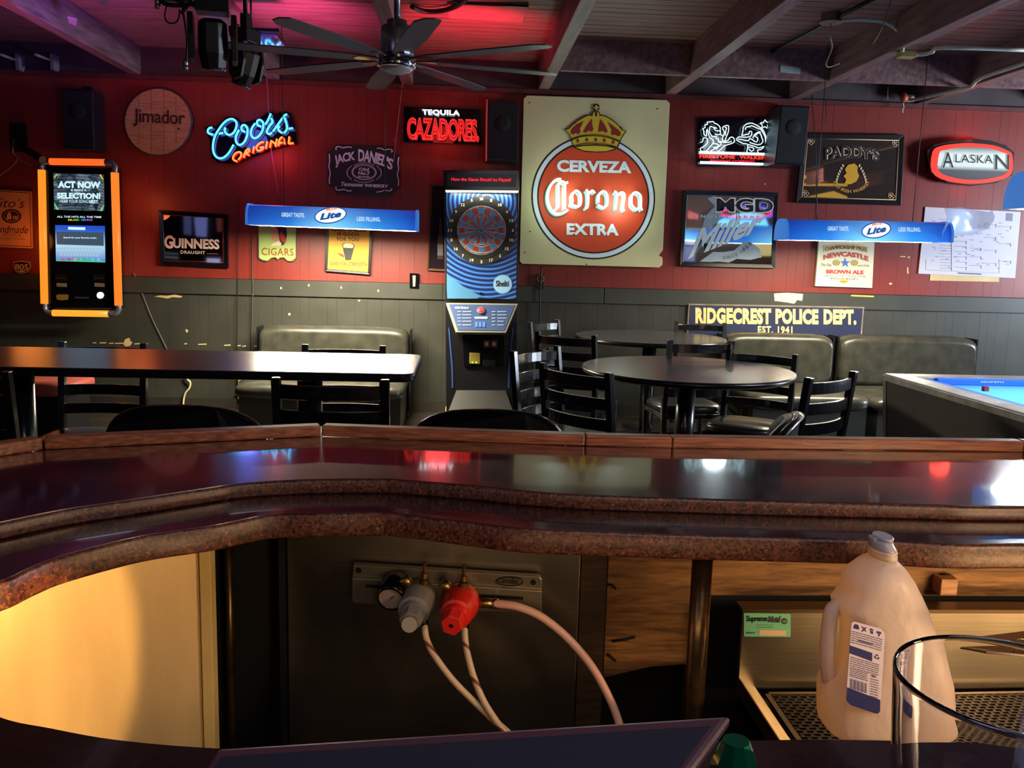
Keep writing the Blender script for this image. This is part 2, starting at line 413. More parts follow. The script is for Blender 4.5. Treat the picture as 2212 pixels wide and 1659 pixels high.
text('AUSTIN, TEXAS', (-8, 513, 54, 517), YS-.003, MC['faded_print'], t)
# small black shield
t = panel('beer_badge', 'small black shield badge reading 805 beside the jukebox', 'sign', [(29, 566), (45, 563), (64, 566), (66, 578), (60, 588), (47, 592), (34, 587), (28, 577)], mat('tan_edge', (170, 130, 90), .5), th=.02)
wall_poly([(31, 568), (45, 565), (62, 568), (64, 577), (58, 586), (47, 590), (36, 585), (30, 576)], YS-.004, .003, 'face', BLACK, t)
text('805', (32, 570, 61, 583), YS-.006, mat('tan_print', (190, 150, 110), .5), t, .02)
wall_poly([(37, 585), (47, 584), (57, 585), (47, 589)], YS-.006, .001, 'emblem', MC['tan_print'], t)

# jukebox ---------------------------------------------------------------------------
YJ = 7.22
t = thing('jukebox', 'wall mounted digital jukebox with glowing orange tube frame and two screens', 'jukebox', PY(175, 685, YJ))
wall_poly([(92, 355), (248, 362), (254, 668), (102, 668)], YJ, .14, 'cabinet', BLACKG, t, .01)
OR1 = mat('orange_glow_top', (60, 20, 5), .35, emit=(255, 106, 36), es=1.0); OR2 = mat('orange_glow_side', (60, 30, 5), .35, emit=(255, 150, 40), es=1.02); OR3 = mat('orange_glow_right', (60, 30, 5), .35, emit=(255, 134, 44), es=1.0); OR4 = mat('amber_glow', (60, 36, 5), .35, emit=(255, 172, 50), es=1.05)
def jt(a, b, m, r=.026): MB().tube([PY(*a, YJ-.02), PY(*b, YJ-.02)], r, 16).build('light_tube', m, t)
jt((108, 349), (227, 351), OR1); jt((90, 367), (96, 656), OR2, .028); jt((248, 373), (256, 660), OR3, .030); jt((114, 676), (235, 678), OR4)
GREYE = mat('grey_elbow', (120, 116, 125), .3, .6)
for pts in ([(109, 349), (96, 350), (89, 357), (90, 368)], [(226, 351), (240, 352), (248, 359), (248, 374)], [(96, 655), (97, 668), (104, 675), (115, 676)], [(256, 659), (256, 669), (249, 677), (234, 678)]):
    MB().tube([PY(x, y, YJ-.02) for x, y in pts], .024, 12, False, 4).build('elbow', GREYE, t)
def juke1(nt, b):
    v = tex(nt, 'ShaderNodeTexVoronoi', 26.); n = tex(nt, 'ShaderNodeTexWave', 14., wave_type='RINGS', rings_direction='SPHERICAL', Distortion=1.)
    a = ramp(nt, v.outputs['Color'], [(0, (26, 34, 40)), (.5, (60, 76, 92)), (1, (130, 150, 160))])
    c = ramp(nt, n.outputs[0], [(.2, (60, 70, 80)), (.8, (200, 215, 215))])
    mx = nt.nodes.new('ShaderNodeMixRGB'); mx.blend_type = 'MULTIPLY'; mx.inputs[0].default_value = .7
    nt.links.new(a, mx.inputs[1]); nt.links.new(c, mx.inputs[2]); return mx.outputs[0]
o = wall_poly([(115, 374), (224, 377), (225, 456), (117, 453)], YJ-.006, .005, 'screen', node_mat('upper_screen', juke1, .3, emis=1.2), t)
SW = glow('screen_white', (205, 240, 250), 1.1)
text('ACT NOW', (125, 391, 217, 406), YJ-.009, SW, o, .05, tilt=.012)
text('& MAKE A', (153, 408, 187, 413), YJ-.009, SW, o, .02, tilt=.012)
text('SELECTION!', (123, 416, 217, 429), YJ-.009, SW, o, .05, tilt=.012)
text('HEAR YOUR SONG', (129, 431, 190, 438), YJ-.009, SW, o, .0, tilt=.012); text('NEXT.', (192, 432, 213, 439), YJ-.009, SW, o, .04, tilt=.012)
GY = glow('screen_green', (110, 230, 150), .9); YY = glow('screen_yellow', (215, 215, 70), .9)
for c, mm in (([(116, 386), (117, 381), (122, 376), (125, 376)], YY), ([(214, 377), (218, 377), (223, 386), (223, 390)], YY), ([(117, 440), (119, 440), (127, 453), (122, 453)], GY), ([(223, 444), (225, 444), (220, 456), (215, 455)], GY)):
    wall_poly(c, YJ-.008, .001, 'graphic', mm, o)
text('ALL THE HITS ALL THE TIME', (123, 466, 219, 470), YJ-.003, SW, t, .02, tilt=.01)
for s_, a, b_, c in (('MU', 147, 160, (230, 190, 60)), ('SIC', 161, 171, (110, 220, 90)), ('VID', 174, 187, (60, 160, 250)), ('EOS', 188, 200, (190, 90, 230))):
    text(s_, (a, 473, b_, 477), YJ-.003, glow('rainbow_'+s_.lower(), c, 1), t, .03, tilt=.01)
def juke2(nt, b):
    tc = nt.nodes.new('ShaderNodeTexCoord'); sp = nt.nodes.new('ShaderNodeSeparateXYZ'); nt.links.new(tc.outputs['Generated'], sp.inputs[0])
    return ramp(nt, sp.outputs[2], [(0, (40, 190, 130)), (.06, (90, 130, 190)), (.15, (110, 150, 210)), (.4, (150, 200, 220)), (.85, (40, 90, 190)), (1, (30, 70, 200))])
o = wall_poly([(119, 486), (226, 488), (227, 567), (121, 564)], YJ-.006, .005, 'screen', node_mat('touch_screen', juke2, .3, emis=1.), t)
wall_poly([(122, 500), (223, 502), (224, 531), (123, 528)], YJ-.008, .001, 'banner', glow('screen_grey', (70, 90, 110), .8), o)
wall_poly([(147, 490), (184, 491), (184, 497), (147, 496)], YJ-.008, .001, 'button', SW, o)
text('Search for your favorite music.', (137, 511, 209, 516), YJ-.011, SW, o, .02, tilt=.012)
K = glow('screen_key', (190, 215, 230), .8)
kb = MB()
for row, n, x0 in ((0, 14, 123), (1, 13, 127), (2, 12, 130)):
    for k in range(n):
        x = x0+k*7; yy = 534+row*7.2+k*.08
        kb.poly([PY(a, q, YJ-.009) for a, q in ((x, yy), (x+5, yy), (x+5, yy+4.5), (x, yy+4.5))])
kb.build('keyboard_keys', K, o)
for k, c in enumerate(((230, 90, 110), (225, 70, 90), (210, 190, 60), (110, 220, 90), (80, 210, 90), (90, 220, 180), (150, 200, 210))):
    x = 133+k*12.6; wall_poly([(x, 563), (x+2, 557.5), (x+6, 557.5), (x+8, 563)], YJ-.009, .001, 'icon', glow('icon_%d%d' % (c[0], c[1]), c, .9), o)
for x in (119, 201):
    wall_poly([(x, 592), (x+24, 593), (x+24, 607), (x, 606)], YJ-.01, .01, 'card_reader', BLACK, t)
    wall_poly([(x+3, 611), (x+24, 612), (x+24, 620), (x+3, 619)], YJ-.008, .008, 'reader_label', mat('dim_label', (120, 110, 90), .4), t)
    wall_poly([(x+1, 599), (x+22, 600), (x+22, 602.5), (x+1, 601.5)], YJ-.013, .004, 'slot', BRASS, t)
wall_poly([(121, 639), (124, 636), (145, 636), (147, 639), (146, 647), (134, 649), (123, 647)], YJ-.006, .006, 'badge', mat('gold_badge', (170, 130, 50), .4, .4), t)
wall_poly(disc_px(216, 638, 7, 24), YJ-.012, .012, 'lit_button', glow('button_white', (245, 250, 255), 2.5), t)
wall_poly([(161, 641), (191, 642), (191, 645), (161, 644)], YJ-.004, .004, 'slot', mat('grey_slot', (60, 58, 60), .4), t)
lamp('jukebox_glow', 'POINT', PY(50, 520, 7.1), (1, .28, .05), 2.4, .12); lamp('jukebox_glow', 'POINT', PY(290, 440, 7.1), (1, .2, .05), 2.2, .12)

# left wall-top bracket hooks, tv arm and its cable
for q, (a, lb_) in enumerate((((2, 118), 'left grey angle bracket high on the dark back wall'), ((77, 118), 'right grey angle bracket high on the dark back wall'))):
    b = MB(); p = PY(a[0], a[1], 6.9); e = PY(a[0]+35, a[1]+13, 7.3)
    b.tube([p, e], .011, 6); b.box(e.x-.01, e.x+.015, e.y-.01, WY-.001, e.z-.07, e.z+.05)
    tag(b.build('wall_bracket', mat('grey_bracket', (110, 100, 105), .5)), lb_, 'bracket')
t = thing('monitor_arm', 'black swivel monitor arm with hanging cables left of the jukebox', 'bracket', PY(40, 320, 7.2))
p = PY(40, 300, WY-.02); MB().box(p.x-.06, p.x+.06, WY-.03, WY, p.z-.1, p.z+.12).build('plate', BLACK, t)
MB().tube([PY(36, 312, 7.35), PY(50, 320, 7.15), PY(92, 345, 7.0)], .03, 8, False, 4).build('arm', BLACK, t)
MB().tube([PY(x, y, 7.3) for x, y in ((30, 300), (28, 330), (38, 340), (30, 355), (22, 362), (8, 372), (0, 378), (-20, 380))], .006, 6, False, 4).build('cable', mat('tan_cable', (130, 95, 80), .5), t)
MB().tube([PY(x, y, 7.3) for x, y in ((38, 340), (52, 350), (68, 358))], .005, 6, False, 4).build('cable', MC['tan_cable'], t)

# speakers ---------------------------------------------------------------------------
def speaker(c, label, side=None, Y=7.15):
    t = thing('wall_speaker', label, 'speaker', PY(c[0][0], c[2][1], Y))
    P = [PY(x, y, Y) for x, y in c]; MB().quadbox(P, (0, WY-Y-.03, 0)).build('cabinet', mat('speaker_cabinet', (16, 15, 22), .35), t, bevel=.004)
    cen = sum(P, Vector())/4; G = [cen+(p-cen)*.93 for p in P]
    MB().quadbox([g-Vector((0, .008, 0)) for g in G], (0, .008, 0)).build('grille', mat('speaker_grille', (12, 12, 18), .8, var=.3, scale=300), t)
    MB().lathe([(.02, 0), (.055, .004), (.06, .006)], cen+Vector((0, -.016, .06)), (0, 1, 0), 24).build('tweeter_ring', mat('tweeter', (13, 12, 17), .8), t)
    MB().box(cen.x-.03, cen.x+.03, WY-.06, WY, P[0].z-.02, P[0].z+.05).build('mount', BLACK, t)
    return t
speaker([(133, 190), (200, 194), (204, 323), (137, 322)], 'black wall speaker above the orange jukebox')
speaker([(1054, 216), (1121, 219), (1118, 350), (1050, 348)], 'black wall speaker between the red tequila neon and big round beer sign')
t = speaker([(1688, 226), (1750, 229), (1737, 357), (1673, 355)], 'black wall speaker overlapping the top left of the whiskey mirror', Y=7.05)

# blue and red script neon -----------------------------------------------------------
YN = 7.33
BLU = mat('blue_neon', (30, 60, 90), .3, emit=(70, 196, 255), es=3.2); PUR = mat('neon_reflection', (96, 76, 150), .2, emit=(70, 60, 160), es=.25)
ORG_N = mat('orange_red_neon', (90, 30, 10), .3, emit=(255, 150, 62), es=1.6); RDN = mat('red_neon', (90, 10, 10), .3, emit=(255, 40, 40), es=2.4)
t = thing('neon_sign', 'neon sign with blue script over slanted orange-red capitals', 'neon sign', PY(545, 352, YN))
Q = lambda pts: zp(pts, 9.217, 420, 230)
coors = [Q(l) for l in ([(355, 420), (300, 430), (265, 480), (285, 535), (375, 560)], [(490, 545), (570, 525)],
 [(620, 420), (600, 480), (640, 545), (700, 565), (770, 530), (820, 450), (840, 350), (810, 280), (740, 248), (650, 275), (560, 355), (470, 480), (410, 590), (375, 720), (370, 860), (400, 960), (460, 1020), (540, 1030), (620, 990), (700, 900), (780, 760)],
 [(890, 465), (840, 560), (820, 660), (850, 740), (900, 765), (960, 740), (1020, 660), (1055, 540), (1050, 430), (1010, 375), (960, 375), (935, 420), (950, 480), (1010, 505)],
 [(1210, 335), (1150, 420), (1125, 520), (1145, 600), (1200, 630), (1270, 600), (1340, 510), (1370, 400), (1360, 310), (1310, 268), (1260, 280), (1245, 330), (1270, 380), (1330, 395)],
 [(1410, 360), (1460, 280), (1500, 190), (1520, 140)], [(1530, 235), (1550, 280), (1545, 330), (1500, 380), (1450, 470), (1450, 530), (1500, 550), (1545, 515)],
 [(1560, 500), (1640, 390), (1740, 250), (1805, 170), (1845, 160)], [(1800, 230), (1830, 340), (1840, 440), (1800, 510), (1740, 520), (1680, 480), (1670, 420), (1700, 395)], [(1875, 445), (1960, 430)])]
orig = [Q(l) for l in ([(870, 1060), (920, 1000), (930, 930), (890, 905), (820, 930), (770, 1000), (775, 1060), (850, 1090)], [(975, 1020), (1020, 880)], [(1020, 880), (1080, 840), (1090, 890), (1030, 930), (1085, 970)], [(1160, 930), (1190, 790)],
 [(1380, 710), (1320, 720), (1250, 780), (1235, 840), (1270, 880), (1340, 860), (1370, 810), (1300, 820)], [(1420, 840), (1450, 690)], [(1500, 820), (1530, 670)], [(1550, 690), (1605, 750)], [(1610, 800), (1640, 640)],
 [(1665, 785), (1700, 650), (1760, 615), (1795, 750)], [(1690, 730), (1785, 710)], [(1890, 595), (1870, 740)], [(1870, 740), (1970, 725)])]
back = Q([(200, 420), (300, 380), (420, 400), (640, 200), (840, 220), (920, 330), (1150, 280), (1300, 230), (1480, 100), (1600, 150), (1780, 90), (1920, 130), (2010, 420), (2040, 760), (1600, 860), (1150, 1010), (820, 1150), (480, 1120), (340, 1020), (300, 650)])
wall_poly(back, YN+.035, .012, 'backing_plate', mat('smoked_acrylic', (10, 8, 16), .06, spec=.9), t)
o = neon(coors, YN, .0078, BLU, t, 'blue_script'); neon(orig, YN, .0068, ORG_N, t, 'orange_capitals')
def shift(L, dx, dy): return [[(x+dx, y+dy) for x, y in l] for l in L]
neon(shift(coors, 5, 5), YN+.025, .005, PUR, t, 'script_reflection')  # offset purple copy paints the script's reflection on the backing plate
neon(shift(orig, 2, 2), YN+.02, .008, mat('deep_red_glow', (90, 5, 5), .3, emit=(255, 16, 16), es=1.4), t, 'red_glow_copy')  # second glowing red copy set behind the capitals
lamp('neon_blue_glow', 'POINT', PY(525, 290, 7.15), (.12, .18, 1), 3.0, .1); lamp('neon_red_glow', 'POINT', PY(590, 335, 7.2), (1, .05, .03), 1.8, .08)
neon([[(575, 160), (578, 200), (580, 240), (584, 245)], [(585, 322), (590, 350), (596, 385), (601, 420)]], YN, .004, mat('pink_cord', (150, 80, 120), .5), t, 'chain')

# dark whiskey board -------------------------------------------------------------------
Q = lambda pts: zp(pts, 11.642, 690, 300)
t = thing('whiskey_sign', 'dark notched-corner board with grey arched lettering between neon signs', 'sign', PY(785, 418, YS))
wall_poly(Q([(400, 140), (1860, 180), (1900, 330), (2010, 400), (2030, 1210), (1890, 1290), (1810, 1415), (440, 1375), (370, 1260), (200, 1160), (195, 330), (330, 270)]), YS, .025, 'board', mat('slate_board', (34, 30, 40), .45, var=.15), t, .002)
SIL = mat('silver_print', (225, 232, 250), .5)
def arcwarp(x0, x1, yt, yb, sag, mid=.5, bulge=0., skew=0.):
    def f(u, v):
        k = (u-mid)/.5; yy = yb+sag*k*k-(v*(yb-yt))*(1-bulge*k*k)
        return x0+(x1-x0)*u+(v-.5)*k*skew, yy+(x1-x0)*u*.03
    return f
text('JACK', None or (0, 0, 0, 0), YS-.002, SIL, t, .03, warp=lambda u, v: (723+u*44+(v-.5)*-5*(1-u), 363-u*18+u*u*6-v*(26-2*u)+0), spacing=.9)
text('DANIEL', (0, 0, 0, 0), YS-.002, SIL, t, .03, warp=lambda u, v: (774+u*60+(v-.5)*7*u, 349+u*u*11-v*(27-5*u)), spacing=.9)
text("'S", (0, 0, 0, 0), YS-.002, SIL, t, .03, warp=lambda u, v: (834+u*15+(v-.5)*4, 362+u*6-v*24), spacing=.9)
ring_px(786.5, 372, 27, 25, YS-.002, 'oval', SIL, t, yo=.62, tl=.03); ring_px(786.5, 372, 24, 23.2, YS-.002, 'oval', SIL, t, yo=.6, tl=.03)
b = MB()
for k in range(44):
    a = 2*pi*k/44; r1 = 31+(6 if abs(cos(a)) > .75 else 0)
    x, y = 786.5+cos(a)*r1, 373+sin(a)*21; b.poly([PY(x+q[0], y+q[1], YS-.002) for q in ((-1.6, 0), (0, -1.5), (1.6, 0), (0, 1.5))])
b.build('scroll_border', SIL, t)
text('Old', (775, 362, 797, 369), YS-.002, SIL, t, .04); text('No.7', (774, 370, 799, 377.5), YS-.002, SIL, t, .04); text('BRAND', (773, 379.5, 799, 383.5), YS-.002, SIL, t, .03)
text('Tennessee', (737, 393, 784, 402), YS-.002, SIL, t, .02, shear=.3, spacing=.9); text('WHISKEY', (787, 397, 839, 404), YS-.002, SIL, t, .05)
for L in ([(420, 280), (415, 220), (480, 190), (600, 225), (700, 200), (810, 215)], [(1440, 235), (1540, 235), (1640, 280), (1740, 255), (1830, 290), (1800, 335)], [(420, 1200), (420, 1270), (500, 1290), (620, 1270), (720, 1310), (810, 1300)], [(1440, 1340), (1560, 1320), (1640, 1290), (1740, 1310), (1820, 1290), (1790, 1250)],
          [(245, 380), (255, 560), (240, 700), (275, 860), (250, 1000), (255, 1130)], [(1990, 460), (1970, 620), (1990, 760), (1960, 900), (1990, 1050), (1985, 1180)]):
    neon([Q(L)], YS-.003, .0045, SIL, t, 'flourish', n=5)

# red tequila neon -----------------------------------------------------------------------
t = thing('neon_sign', 'red double-outline capitals neon under small white word', 'neon sign', PY(955, 310, YN))
wall_poly([(872, 230), (1038, 236), (1040, 312), (872, 306)], YN+.04, .01, 'backing_plate', MC['smoked_acrylic'], t)
WN = mat('white_neon', (200, 200, 200), .3, emit=(235, 245, 255), es=3.0); RN2 = mat('red_tube', (90, 10, 10), .3, emit=(255, 62, 62), es=1.5); RBK = mat('red_letter_fill', (90, 0, 0), .4, emit=(255, 0, 0), es=.55)
text('TEQUILA', (912, 236, 993, 249), YN, WN, t, .035, spacing=1.05, tilt=.028)
text('CAZADORES.', (879, 253, 1035, 302), YN+.01, RBK, t, .035, spacing=.92, tilt=.03)
text('CAZADORES.', (879, 253, 1035, 302), YN, RN2, t, .035, outline=.010, spacing=.92, tilt=.03, name='outline_tube')
text('CAZADORES.', (882, 256, 1032, 299), YN-.004, RN2, t, .0, outline=.008, spacing=.92, tilt=.03, name='inner_tube')
lamp('neon_red_glow', 'POINT', PY(955, 280, 7.12), (1, .03, .03), 2, .1)
neon([[(876, 0), (872, 150), (868, 190)], [(868, 190), (862, 240), (855, 300), (853, 320), (850, 350)]], 7.25, .004, mat('red_cord', (130, 60, 60), .5), t, 'pull_cord', smooth=3)
neon([[(853, 297), (850, 303), (853, 308), (856, 303)]], 7.25, .004, MC['red_cord'], t, 'cord_loop', closed=True)
neon([[(1052, 215), (1051, 260), (1050, 348)]], 7.1, .006, glow('red_edge_glow', (200, 50, 50), .5), t, 'edge_strip')  # thin emissive red line along the speaker's left edge

# big round beer sign ------------------------------------------------------------------------
YC = 7.33
SC = mat('cream_sign_enamel', (196, 184, 140), .42, var=.06, scale=2)
t = thing('beer_sign', 'large square cream tin sign with crowned red disc and white neon word', 'beer sign', PY(1276, 575, YC))
cs = [(1139, 206), (1440, 216), (1447, 223), (1432, 540), (1423, 552), (1431, 556), (1431, 572), (1424, 578), (1128, 570), (1122, 564), (1131, 213)]
wall_poly(cs, YC, .03, 'panel', SC, t, .003)
CX, CY, RR_ = 1281.5, 426.5, 133.5
BLK = mat('black_print', (12, 12, 12), .45); PRT = mat('pale_print', (200, 204, 212), .5); RDP = mat('orange_red_print', (186, 62, 34), .42, var=.06, scale=2)
wall_poly(disc_px(CX, CY, RR_, 72, tl=.02), YC-.0015, .001, 'outer_ring', BLK, t)
wall_poly(disc_px(CX, CY, 130.5, 72, tl=.02), YC-.003, .001, 'white_ring', PRT, t)
wall_poly(disc_px(CX, CY, 121, 72, tl=.02), YC-.0045, .001, 'inner_ring', BLK, t)
wall_poly(disc_px(CX, CY, 118, 72, tl=.02), YC-.006, .001, 'red_disc', RDP, t)
text('CERVEZA', (1203, 345, 1364, 371), YC-.009, PRT, t, .045, tilt=.022); text('EXTRA', (1224, 482, 1337, 507), YC-.009, PRT, t, .045, tilt=.018)
Q = lambda pts: zp(pts, 12.289, 1200, 215)
YEL = mat('crown_gold', (196, 164, 44), .45); MRN = mat('crown_red', (128, 34, 34), .45)
crown = [(235, 790), (290, 760), (350, 770), (380, 720), (450, 670), (480, 620), (560, 580), (620, 520), (700, 480), (770, 440), (860, 400), (960, 400), (990, 330), (1050, 285), (1000, 270), (1000, 160), (1050, 115), (1130, 115), (1165, 160), (1165, 270), (1110, 290), (1165, 330), (1185, 400), (1290, 410), (1400, 460), (1500, 520), (1600, 600), (1680, 680), (1760, 740), (1800, 810), (1850, 815), (1890, 845), (1820, 930), (1750, 1050), (1720, 1130), (1650, 1300), (1500, 1360), (1300, 1400), (1060, 1405), (800, 1390), (600, 1330), (470, 1270), (430, 1080), (370, 930), (300, 850)]
wall_poly(Q(crown), YC-.008, .001, 'crown_outline', BLK, t)
def inset(pts, k, cx=1060, cy=900): return [(cx+(x-cx)*k, cy+(y-cy)*k) for x, y in pts]
wall_poly(Q([(270, 795), (350, 790), (450, 690), (600, 570), (770, 470), (880, 420), (980, 440), (1000, 350), (1080, 310), (1150, 350), (1170, 440), (1260, 430), (1400, 490), (1560, 600), (1660, 690), (1770, 820), (1860, 840), (1780, 940), (1720, 1060), (1690, 1100), (1620, 1280), (1500, 1230), (1060, 1180), (620, 1220), (490, 1250), (440, 1050), (380, 920)]), YC-.0095, .001, 'crown', YEL, t)
wall_poly(Q([(1060, 150), (1110, 150), (1110, 190), (1150, 190), (1150, 235), (1110, 235), (1110, 285), (1060, 285), (1060, 235), (1020, 235), (1020, 190), (1060, 190)]), YC-.0095, .001, 'cross', YEL, t)
wall_poly(Q(disc_px(1080, 385, 26, 16, 70)), YC-.011, .001, 'orb_slot', BLK, t)
for L in ([(400, 880), (430, 790), (560, 660), (740, 580), (690, 700), (650, 760), (670, 860), (600, 930), (540, 880), (470, 940)], [(730, 860), (830, 690), (970, 510), (980, 700), (1010, 790), (960, 860), (880, 830), (800, 885)], [(1130, 850), (1150, 720), (1190, 520), (1290, 640), (1390, 840), (1340, 890), (1250, 830), (1190, 860)], [(1470, 900), (1490, 800), (1380, 590), (1560, 720), (1730, 860), (1730, 960), (1640, 975), (1590, 930), (1520, 950)]):
    wall_poly(Q(L), YC-.011, .001, 'crown_lining', MRN, t)
for L in ([(420, 1055), (700, 960), (1060, 940), (1400, 985), (1720, 1110)], [(440, 1075), (700, 985), (1060, 968), (1400, 1015), (1710, 1130)], [(480, 1240), (760, 1170), (1060, 1160), (1400, 1200), (1640, 1270)], [(500, 1262), (760, 1212), (1060, 1205), (1400, 1240), (1630, 1295)]):
    neon([Q(L)], YC-.011, .003, BLK, t, 'crown_line', n=4)
wall_poly(Q([(530, 1270), (760, 1235), (1060, 1225), (1350, 1245), (1580, 1300), (1350, 1370), (1060, 1380), (760, 1355)]), YC-.011, .001, 'crown_base', YEL, t)
for x, y in ((592, 1095), (835, 1070), (1072, 1065), (1298, 1085), (1533, 1130)): wall_poly(Q(disc_px(x, y, 38, 16, 48)), YC-.012, .001, 'gem', MRN, t)
Q = lambda pts: zp(pts, 8.508, 1160, 360)
cor = [Q(l) for l in ([(440, 230), (380, 230), (280, 300), (210, 440), (195, 580), (220, 700), (280, 810), (360, 865), (450, 860), (530, 825), (570, 790)], [(570, 285), (520, 300), (460, 270), (400, 310), (395, 400), (395, 600), (390, 740), (330, 790)], [(515, 330), (515, 560), (512, 780)],
 [(620, 700), (655, 640), (650, 520), (720, 440), (800, 510), (800, 690), (735, 730), (620, 690)], [(905, 420), (940, 500), (935, 720), (890, 770)], [(940, 500), (1020, 440), (1060, 490)],
 [(1130, 660), (1140, 520), (1220, 450), (1290, 520), (1290, 690), (1220, 750), (1120, 700)], [(1420, 455), (1470, 510), (1440, 790)], [(1470, 530), (1560, 470), (1610, 530), (1580, 760), (1610, 810)],
 [(1830, 790), (1770, 740), (1740, 680), (1745, 530), (1815, 470), (1905, 540), (1910, 740), (1935, 800)], [(1830, 790), (1900, 740)])]
CN = mat('mint_white_neon', (200, 230, 220), .3, emit=(216, 255, 244), es=2.6)
neon(cor, YC-.045, .0088, CN, t, 'neon_word', smooth=3)
neon(shift(cor, -4.5, 4), YC-.009, .010, mat('mint_word_copy', (140, 214, 190), .4, emit=(110, 220, 190), es=.22), t, 'word_copy', smooth=3)  # offset mint copy behind the neon word, slightly emissive
lamp('neon_mint_glow', 'POINT', PY(1215, 430, 7.18), (.75, 1, .85), 6, .1); lamp('neon_mint_glow', 'POINT', PY(1345, 440, 7.18), (.75, 1, .85), 5.5, .1)
for x, y in ((1144, 222), (1145, 500), (1134, 545), (1420, 235), (1267, 571), (1290, 401)):
    MB().lathe([(.006, 0), (.004, .002)], PY(x, y, YC-.001), (0, -1, 0), 8).build('screw', WOODD, t)

# lion and bear neon ------------------------------------------------------------------------------
t = thing('neon_sign', 'white neon outline of lion facing bear over red brewery name', 'neon sign', PY(1585, 358, YN))
Q = lambda pts: zp(pts, 11.06, 1490, 240)
wall_poly(Q([(190, 160), (1900, 160), (1960, 1320), (190, 1320)]), YN+.04, .01, 'backing_plate', MC['smoked_acrylic'], t)
CYN = mat('ice_white_neon', (200, 220, 230), .3, emit=(205, 246, 255), es=1.7)
fw_ = [Q(l) for l in ([(340, 560), (330, 460), (310, 420), (370, 390), (360, 330), (430, 320), (410, 265), (500, 255), (560, 250), (590, 290), (650, 310), (720, 380), (730, 470), (720, 560), (640, 560), (600, 540)],
 [(480, 360), (540, 380), (600, 400), (650, 410)], [(600, 380), (580, 420), (640, 470), (720, 470)], [(480, 380), (470, 480), (500, 560), (560, 620), (600, 600), (650, 610)],
 [(340, 560), (400, 600), (400, 480), (420, 430), (450, 560), (490, 640), (560, 690), (550, 780), (470, 860), (400, 950), (290, 960), (250, 900), (310, 860), (400, 790), (430, 700), (390, 640), (320, 650), (310, 720), (260, 750)],
 [(800, 600), (830, 500), (790, 430), (800, 370), (910, 340), (930, 390), (920, 500), (880, 600), (840, 700)], [(840, 390), (880, 400), (860, 480), (850, 580)], [(730, 560), (790, 600), (780, 700), (840, 720), (930, 690), (950, 640), (1010, 620), (1060, 660), (1060, 740), (980, 780), (880, 810), (800, 850), (720, 930), (660, 960)],
 [(620, 640), (690, 680), (690, 740), (750, 760), (720, 830), (640, 870)], [(690, 720), (780, 740), (900, 750), (1000, 720)], [(560, 780), (640, 780), (690, 820), (600, 900), (520, 940), (500, 960)], [(560, 880), (640, 860), (650, 920)],
 [(1240, 580), (1270, 480), (1280, 390), (1350, 310), (1470, 285), (1580, 330), (1700, 400), (1780, 500), (1830, 680), (1850, 860), (1830, 1010)],
 [(1330, 450), (1350, 380), (1440, 370), (1480, 350), (1600, 400), (1700, 440), (1750, 520), (1800, 620), (1815, 760), (1810, 860)], [(1240, 580), (1350, 560), (1420, 540), (1420, 490), (1480, 490), (1470, 580), (1400, 620), (1290, 620)],
 [(1290, 620), (1160, 620), (1120, 680), (1180, 730), (1290, 780), (1380, 790), (1380, 900), (1360, 980)], [(1160, 670), (1290, 690), (1400, 710), (1430, 650), (1500, 690), (1600, 740), (1620, 640), (1560, 600), (1640, 520), (1700, 560), (1720, 640), (1750, 720), (1680, 800), (1560, 790), (1430, 750)],
 [(1510, 650), (1550, 560), (1640, 500), (1700, 500)], [(1400, 800), (1540, 840), (1650, 880), (1780, 840), (1700, 920), (1620, 930), (1640, 1000)], [(1400, 860), (1500, 870), (1530, 920), (1470, 960), (1410, 900)],
 [(1680, 290), (1760, 270), (1800, 205), (1830, 260), (1905, 270), (1860, 330), (1850, 410), (1790, 370), (1730, 400), (1730, 330), (1680, 290)])]
neon(fw_, YN, .0034, CYN, t, 'lion_and_bear', smooth=2, n=6)
neon([Q([(230, 985), (1830, 1030)]), Q([(250, 1225), (1800, 1270)])], YN, .0105, CYN, t, 'bar_tube')
text('FIRESTONE', (1511, 333, 1588, 341.5), YN, mat('red_neon_small', (90, 10, 10), .3, emit=(255, 60, 44), es=1.4), t, .04, tilt=.02); text('WALKER', (1597, 334.7, 1654, 343.4), YN, MC['red_neon_small'], t, .04, tilt=.02)
text('BREWING COMPANY', (1534, 344.5, 1631, 350), YN, mat('red_dim', (90, 10, 20), .3, emit=(255, 30, 60), es=1.1), t, .04, tilt=.02)
lamp('neon_white_glow', 'POINT', PY(1585, 300, 7.1), (.8, .95, 1), 2.2, .1)

# whiskey mirror ------------------------------------------------------------------------------------
SM = mat('smoked_mirror', (150, 132, 124), .02, .9)
t = framed('whiskey_mirror', 'framed smoked mirror reading whiskey name in black and gold', 'mirror', [(1735, 288), (1954, 291), (1947, 444), (1720, 438)], .045, FRAME, SM)
YM = YS+.0; GOLD = mat('gold_print', (190, 148, 84), .4); GOLD2 = mat('tan_etched', (230, 190, 150), .45)
wp = lambda dx: (lambda u, v: (1782+118*u+dx, 347+22*(u-.5)**2*1.2+5*u-8+(-v)*27+dx*.3))
text("PADDY'S", (0, 0, 0, 0), YM-.003, GOLD2, t, .06, warp=wp(0)); text("PADDY'S", (0, 0, 0, 0), YM-.005, BLK, t, .02, warp=wp(0))
for c in ([(1745, 299), (1942, 303)], [(1942, 303), (1935, 432)], [(1935, 432), (1732, 426)], [(1732, 426), (1745, 299)]): neon([c], YM-.002, .004, GOLD2, t, 'etched_border', n=4)
